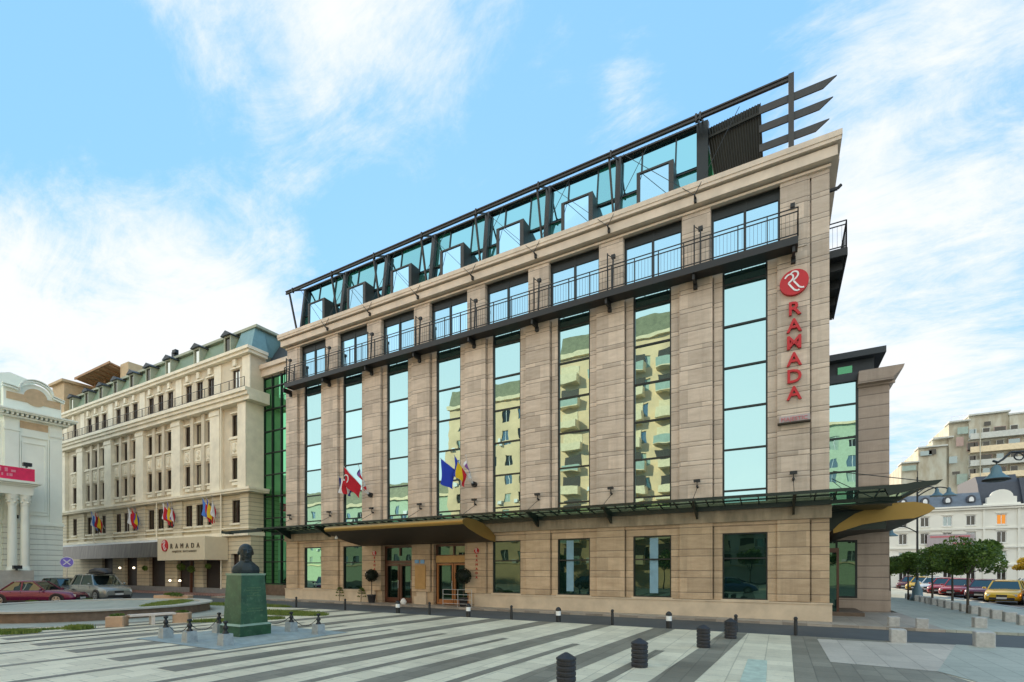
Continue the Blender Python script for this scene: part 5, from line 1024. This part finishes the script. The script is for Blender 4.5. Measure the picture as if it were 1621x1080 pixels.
# road sign
rs = thing('road_sign', (-56.0, -4.0, 0), 'round violet no stopping sign on a thin pole before the awning', 'road sign')
rs.location = (-49.6, -6.6, 0); rs['_o'] = (-49.6, -6.6, 0); x, y = -49.6, -6.6; nv = Vector((-1.684 - x, -22.59 - y, 0)).normalized(); m = MB(); m.tube((x, y, 0), (x, y, 2.95), .035, n=8); m.build('pole', 'steel', rs)
P0 = Vector((x, y, 2.72)) + nv * .05; m = MB(); m.tube(P0, P0 + nv * .02, .42, n=28); pn = m.build('plate', 'f_white', rs); m = MB(); m.tube(P0 + nv * .02, P0 + nv * .03, .37, n=28); m.build('face', 'sign_violet', pn); sd_ = nv.cross(Vector((0, 0, 1)))
m = MB(); 
for s_ in (1, -1): m.bar(P0 + nv * .035 + sd_ * .2 * s_ + Vector((0, 0, .2)), P0 + nv * .035 - sd_ * .2 * s_ - Vector((0, 0, .2)), .07, .008, up=tuple(nv))
m.build('cross', 'f_white', pn)
# ================================================================== CARS
def car(name, paintm, L=4.4, Wd=1.76, H=1.45, kind='sedan', loc=(0, 0, 0), rz=0, label='', group=None, detail=True):
    """x is forward; built at the origin then moved"""
    t_ = thing(name, (0, 0, 0), label, 'car', group); hw = Wd / 2; hl = L / 2
    P = {'sedan': dict(hood=.66, belt=.90, nose=.62, tail=.88, g=[(-.62, 0), (-.36, 1), (.06, 1), (.36, 0)], boot=.92),
         'hatch': dict(hood=.70, belt=.93, nose=.64, tail=.95, g=[(-.93, .15), (-.72, 1), (.10, 1), (.42, 0)], boot=.95),
         'suv': dict(hood=.74, belt=.98, nose=.70, tail=1.0, g=[(-.95, .1), (-.80, 1), (.12, 1), (.40, 0)], boot=1.0)}[kind]
    zb = H * (P['belt'] / 1.45) if kind != 'suv' else H * .62; zh = zb * .95; nose = zb * .72
    st_ = [(-1.0, .45, zb * .90, .80), (-.97, .28, zb * .97, .93), (-.8, .22, zb * 1.0, 1.0), (-.4, .20, zb, 1.0), (.0, .20, zb, 1.0), (.40, .20, zb * .985, 1.0), (.70, .21, zh * .93, .98), (.90, .22, zh * .84, .92), (.98, .30, nose * .98, .82), (1.0, .38, nose * .86, .74)]
    m = MB(); rings = []
    for fx, z0, z1, wf in st_:
        x = fx * hl; w_ = hw * wf; zm = z0 + (z1 - z0) * .55; rings.append([(x, -w_ * .93, z0), (x, -w_, z0 + .10), (x, -w_ * 1.0, zm), (x, -w_ * .955, z1 - .06), (x, -w_ * .86, z1), (x, 0, z1 + .02), (x, w_ * .86, z1), (x, w_ * .955, z1 - .06), (x, w_ * 1.0, zm), (x, w_, z0 + .10), (x, w_ * .93, z0)])
    m.loft(rings, caps=True, smooth=True); m.build('body', paintm, t_)
    g = P['g']; xs = [g[0][0] * hl, g[1][0] * hl, g[2][0] * hl, g[3][0] * hl]; zr = H - .03
    low = [(xs[0], zb - .03), (xs[3], zb - .05)]
    w0, w1 = hw * .86, hw * .66
    m = MB(); b = [(xs[0], -w0, zb - .03), (xs[3], -w0, zb - .05), (xs[3], w0, zb - .05), (xs[0], w0, zb - .03)]; tt = [(xs[1], -w1, zr), (xs[2], -w1, zr), (xs[2], w1, zr), (xs[1], w1, zr)]; m.hexa(b, tt); m.build('windows', 'car_glass', t_)
    m = MB(); rr = []
    for q, zz, ww in ((0, zr - .01, .98), (.12, zr + .035, 1.0), (.5, zr + .055, 1.02), (.88, zr + .035, 1.0), (1, zr - .01, .98)): x = xs[1] - .05 + (xs[2] - xs[1] + .1) * q; rr.append([(x, -w1 * ww - .015, zr - .03), (x, -w1 * ww * .9, zz), (x, 0, zz + .015), (x, w1 * ww * .9, zz), (x, w1 * ww + .015, zr - .03)])
    m.loft(rr, caps=True, smooth=True); m.build('roof', paintm, t_)
    m = MB()
    for s_ in (-1, 1):
        for (xa, xb) in ((xs[0], xs[1]), (xs[3], xs[2])): m.bar((xa, s_ * w0, zb - .03), (xb, s_ * (w1 + .005), zr), .07, .06)
        xm = (xs[1] + xs[2]) / 2 - .02; m.bar((xm, s_ * (w0 + .004), zb - .03), (xm - .03, s_ * (w1 + .008), zr), .07, .05); 
        if kind != 'sedan': xm = xs[1] + .1; m.bar((xm - .3, s_ * (w0 + .004), zb - .03), (xm, s_ * (w1 + .008), zr), .12, .05)
    m.build('pillars', paintm if kind != 'suv' else paintm, t_)
    wr = .31 if kind != 'suv' else .37
    for sx in (.63, -.60):
        for s_ in (-1, 1):
            x = sx * hl; m = MB(); m.tube((x, s_ * (hw - .22), wr), (x, s_ * (hw + .012), wr), wr, n=22); wo = m.build('wheel', 'tyre', t_)
            m = MB(); y_ = s_ * (hw + .014); m.tube((x, y_ - s_ * .01, wr), (x, y_ + s_ * .004, wr), wr * .66, n=20); m.build('rim', 'trim_black', wo); m = MB(); y_ += s_ * .006
            for k in range(5): a = k * 2 * math.pi / 5 + .3; m.bar((x, y_, wr), (x + wr * .66 * math.cos(a), y_, wr + wr * .66 * math.sin(a)), .085, .02, up=(0, 1, 0))
            m.tube((x, y_ - .006, wr), (x, y_ + .006, wr), wr * .18, n=10)
            for k in range(20): a, b_ = k * 2 * math.pi / 20, (k + 1) * 2 * math.pi / 20; m.bar((x + wr * .64 * math.cos(a), y_, wr + wr * .64 * math.sin(a)), (x + wr * .64 * math.cos(b_), y_, wr + wr * .64 * math.sin(b_)), .04, .02, up=(0, 1, 0))
            m.build('spokes', 'rim', wo)
            m = MB(); 
            for k in range(10):
                a, b_ = math.pi * k / 10, math.pi * (k + 1) / 10; R_ = wr + .05; m.bar((x + R_ * math.cos(a), s_ * (hw * .995), wr + R_ * math.sin(a)), (x + R_ * math.cos(b_), s_ * (hw * .995), wr + R_ * math.sin(b_)), .07, .03, up=(0, 1, 0))
            m.build('wheel_arch', 'trim_black', t_)
    for s_ in (-1, 1):
        m = MB(); m.cbox((hl * .955, s_ * hw * .62, nose * .86), (.16, hw * .34, .13), -s_ * .25); m.build('headlight', 'lamp_clear', t_); m = MB(); m.cbox((-hl * .975, s_ * hw * .74, zb * .80), (.10, hw * .24, .18)); m.build('tail_light', 'lamp_red', t_)
        m = MB(); m.sphere((xs[3] - .12, s_ * (hw + .06), zb + .05), .09, 8, 6, (.8, 1.1, .8)); m.build('mirror', paintm, t_)
    m = MB(); m.cbox((hl * .985, 0, nose * .80), (.10, hw * .55, .13)); m.cbox((hl * .985, 0, .36), (.10, hw * 1.3, .14)); m.build('grille', 'trim_black', t_)
    m = MB(); m.cbox((hl * 1.012, 0, nose * .60), (.05, .46, .11)); m.cbox((-hl * 1.0, 0, zb * .62), (.05, .46, .11)); m.build('number_plate', 'plate', t_)
    m = MB()
    for s_ in (-1, 1):
        for xx in (xs[3] * .72, (xs[1] + xs[2]) / 2, xs[1] * 1.0): m.bar((xx, s_ * (hw * 1.003), .32), (xx, s_ * (hw * .965), zb - .06), .01, .012)
        m.bar((-hl * .5, s_ * hw * 1.003, .27), (hl * .42, s_ * hw * 1.003, .27), .02, .09, up=(0, 0, 1))
    m.build('door_seams', 'trim_black', t_)
    t_.location = loc; t_.rotation_euler = (0, 0, rz); return t_
# camera-frame direction to scene yaw: the maroon car lies across the view
def yaw(px_dx, px_dy): v = Vector((px_dx, px_dy, 0)); v.rotate(Matrix.Rotation(R(28.97), 3, 'Z')); return math.atan2(v.y, v.x)
def cpos(px, Y): v = A(px, 903, Y); return (v.x, v.y, 0)
c1 = car('parked_car', 'paint_maroon', 4.7, 1.8, 1.44, 'sedan', cpos(60, 29.9), yaw(.97, .22), 'maroon saloon parked nearest at the left edge', 'cars parked on the left')
c2 = car('parked_car', 'paint_black' if False else 'paint_car_black', 4.4, 1.8, 1.52, 'hatch', cpos(104, 36.5), yaw(.92, -.40), 'dark green black car between the maroon and the silver car', 'cars parked on the left')
c3 = car('parked_car', 'paint_silver', 4.7, 1.95, 1.80, 'suv', cpos(160, 34.0), yaw(.90, -.44), 'silver off road car with a black roof box', 'cars parked on the left')
rbx = thing('roof_box', (0, 0, 1.8), 'black roof box on the silver off road car', 'roof box'); m = MB(); rr = []
for q, zz, ww in ((-1, .14, .25), (-.85, .24, .40), (0, .36, .44), (.6, .30, .42), (.95, .12, .30), (1.05, .05, .12)): rr.append([(q * .95, -ww, 1.80), (q * .95, -ww * .85, 1.80 + zz), (q * .95, ww * .85, 1.80 + zz), (q * .95, ww, 1.80)])
m.loft(rr, caps=True, smooth=True); m.build('shell', 'rubber_black', rbx)
for x in (-.5, .5): m = MB(); m.bar((x, -.62, 1.76), (x, .62, 1.76), .04, .04); m.build('rack_bar', 'black_iron', rbx)
rbx.location = Vector(c3.location) + Vector((0, 0, 1.9)); rbx.rotation_euler = c3.rotation_euler
cars = [(12.2, 17.6, -104, 'paint_taxi_orange', 'hatch', 'bright orange taxi nearest on the right with its front to the camera'), (10.95, 19.8, -112, 'paint_taxi_yellow', 'hatch', 'amber taxi parked just behind the bright orange taxi'), (11.3, 24.6, -115, 'paint_darkred', 'hatch', 'dark red car behind the amber taxi'),
        (10.9, 28.8, -118, 'paint_red', 'sedan', 'red car right of the third street tree'), (10.9, 32.3, -118, 'paint_red', 'hatch', 'red car next to the white car in the street row'), (11.0, 36.2, -118, 'paint_car_white', 'hatch', 'white car beyond the red cars'), (10.9, 40.5, -118, 'paint_taxi_yellow', 'sedan', 'yellow car left of the street lamp post'),
        (10.9, 45, -118, 'paint_darkred', 'sedan', 'dark red car at the far left of the street row'), (13.6, 49.5, -90, 'paint_car_white', 'hatch', 'white van like car farthest down the street'), (18.5, 36.5, -10, 'paint_car_white', 'hatch', 'white car crossing behind the red cars'), (16.2, 21.8, -100, 'paint_car_white', 'hatch', 'pale car at the right edge behind the taxis')]
proto = {}
for x, y, a, pm, kd, lab in cars:
    if kd not in proto: proto[kd] = (car('parked_car', pm, 4.2, 1.72, 1.45, kd, (x, y, 0), R(a), lab, 'cars parked along the right street'), pm)
    else: p_, p0m = proto[kd]; copy_tree(p_, (x, y, 0), R(a), lab, mats={p0m: pm} if pm != p0m else None)
rs2 = thing('blue_road_sign', (13.0, 37, 0), 'small square blue road sign between the street trees', 'road sign'); m = MB(); m.tube((13, 37, 0), (13, 37, 3.4), .04); m.build('pole', 'steel', rs2); m = MB(); m.cbox((13, 36.95, 3.0), (.75, .05, .85)); m.build('plate', 'f_blue', rs2)
# ================================================================== BUILDINGS BEHIND THE CAMERA (seen mirrored in the hotel glass)
def mirror_block(name, label, F, a0, a1, H, wall, rows, pitch, fl=2.9, balc=False, roof=None):
    t_ = thing(name, tuple(F.p((a0 + a1) / 2, 0, 0)), label, 'building'); ops = []; z = 3.4
    while z + 1.5 < H - .6:
        a = a0 + .9
        while a + 1.2 < a1: ops.append((a, a + 1.15, z, z + 1.5, .2)); a += pitch
        z += fl
    m = MB(F); grid_wall(m, a0, a1, 0, H, ops); m.quad((a0, 0, 0), (a0, 12, 0), (a0, 12, H), (a0, 0, H)); m.quad((a1, 0, 0), (a1, 12, 0), (a1, 12, H), (a1, 0, H)); m.quad((a0, 0, H), (a1, 0, H), (a1, 12, H), (a0, 12, H)); m.build('wall', wall, t_)
    m = MB(F); m.box(a0 - .2, a1 + .2, -.4, 0, H - .3, H + .2); m.box(a0, a1, -.15, 0, 3.0, 3.2); m.build('cornice', 'warm_band', t_)
    rowz = sorted({o[2] for o in ops})
    for z in rowz:
        m = MB(F); m.mats = ['old_glass', 'pale_glass', 'block_green', 'white_trim']
        for o in ops:
            if o[2] == z:
                m.cur = random.choice((0, 0, 1, 1, 2)); m.quad((o[0], .15, z), (o[1], .15, z), (o[1], .15, z + 1.5), (o[0], .15, z + 1.5)); m.cur = 3; m.box((o[0] + o[1]) / 2 - .03, (o[0] + o[1]) / 2 + .03, .1, .14, z, z + 1.5)
                if random.random() < .35: m.box(o[1] + .15, o[1] + .75, -.3, 0, z - .2, z + .35)
        m.build('window_row', None, t_)
        if balc:
            m = MB(F); m.mats = ['warm_band', 'block_green', 'shop_dark']; a = a0 + .3
            while a + 3 < a1:
                m.cur = random.choice((0, 0, 1)); m.box(a, a + 2.6, -1.1, -1.0, z - .5, z + .45); m.cur = 0; m.box(a, a + 2.6, -1.1, 0, z - .6, z - .5); m.box(a, a + .1, -1.0, 0, z - .5, z + .45); m.box(a + 2.5, a + 2.6, -1.0, 0, z - .5, z + .45)
                m.cur = random.choice((0, 2, 2)); m.box(a + .1, a + 2.5, -.06, 0, z + .4, z + 1.7); a += 4.1
            m.build('balcony_row', None, t_)
    if roof:
        m = MB(F); m.poly([(0.1, H + .2), (1.2, H + 3.0), (12, H + 3.2), (12, H + .2)], a0, a1, 'dz'); m.build('roof', roof, t_)
    return t_
def BF(x, y): return Fr((x, y, 0), (-1, 0, 0), (0, -1, 0))
mirror_block('apartment_building', 'golden apartment block with balconies mirrored in the middle window strips', BF(0, -36), 11.5, 27.5, 30, 'warm_block', 6, 3.0, balc=True, roof='copper_green')
mirror_block('apartment_building', 'taller ochre block with green roof mirrored left of the balconies', BF(0, -38.5), 27.5, 47, 27, 'warm_block', 6, 2.6, roof='copper_green')
mirror_block('white_block', 'far white block with balconies mirrored in the rightmost ground window', BF(0, -72), -7, 13, 11.5, 'white_stucco', 4, 2.6, balc=True)
mirror_block('pale_block', 'pale green office block mirrored in the glass bay of the wing', BF(0, -52), -16, -1.5, 24, 'pale_green_block', 7, 2.3)
mirror_block('pale_block', 'low pale classical house mirrored in the leftmost window strips', BF(0, -44), 49, 92, 15, 'pale_green_block', 3, 3.2, roof='copper_green')
for i, (x, y) in enumerate(((-4.3, -31.5), (-8.5, -31), (-13, -33), (2.5, -34), (-19, -32.5), (-26, -33))):
    tree((x, y, 0), 2.0, 1.7, 3.3, 1.3, 2200, 'leafy tree behind the camera, mirrored in the ground windows, ' + ORD[i] + ' along its row', grp='trees mirrored in the ground windows', size=.12)
for x, y, pm, lab in ((-5.6, -29.3, 'paint_blue', 'blue car mirrored in the rightmost ground window'), (-20.5, -30.5, 'paint_car_black', 'black car mirrored in the middle ground windows')):
    p_, p0m = proto['hatch']; copy_tree(p_, (x, y, 0), R(5), lab, mats={p0m: pm}); 
for o in bpy.data.objects:
    if '_o' in o: del o['_o']
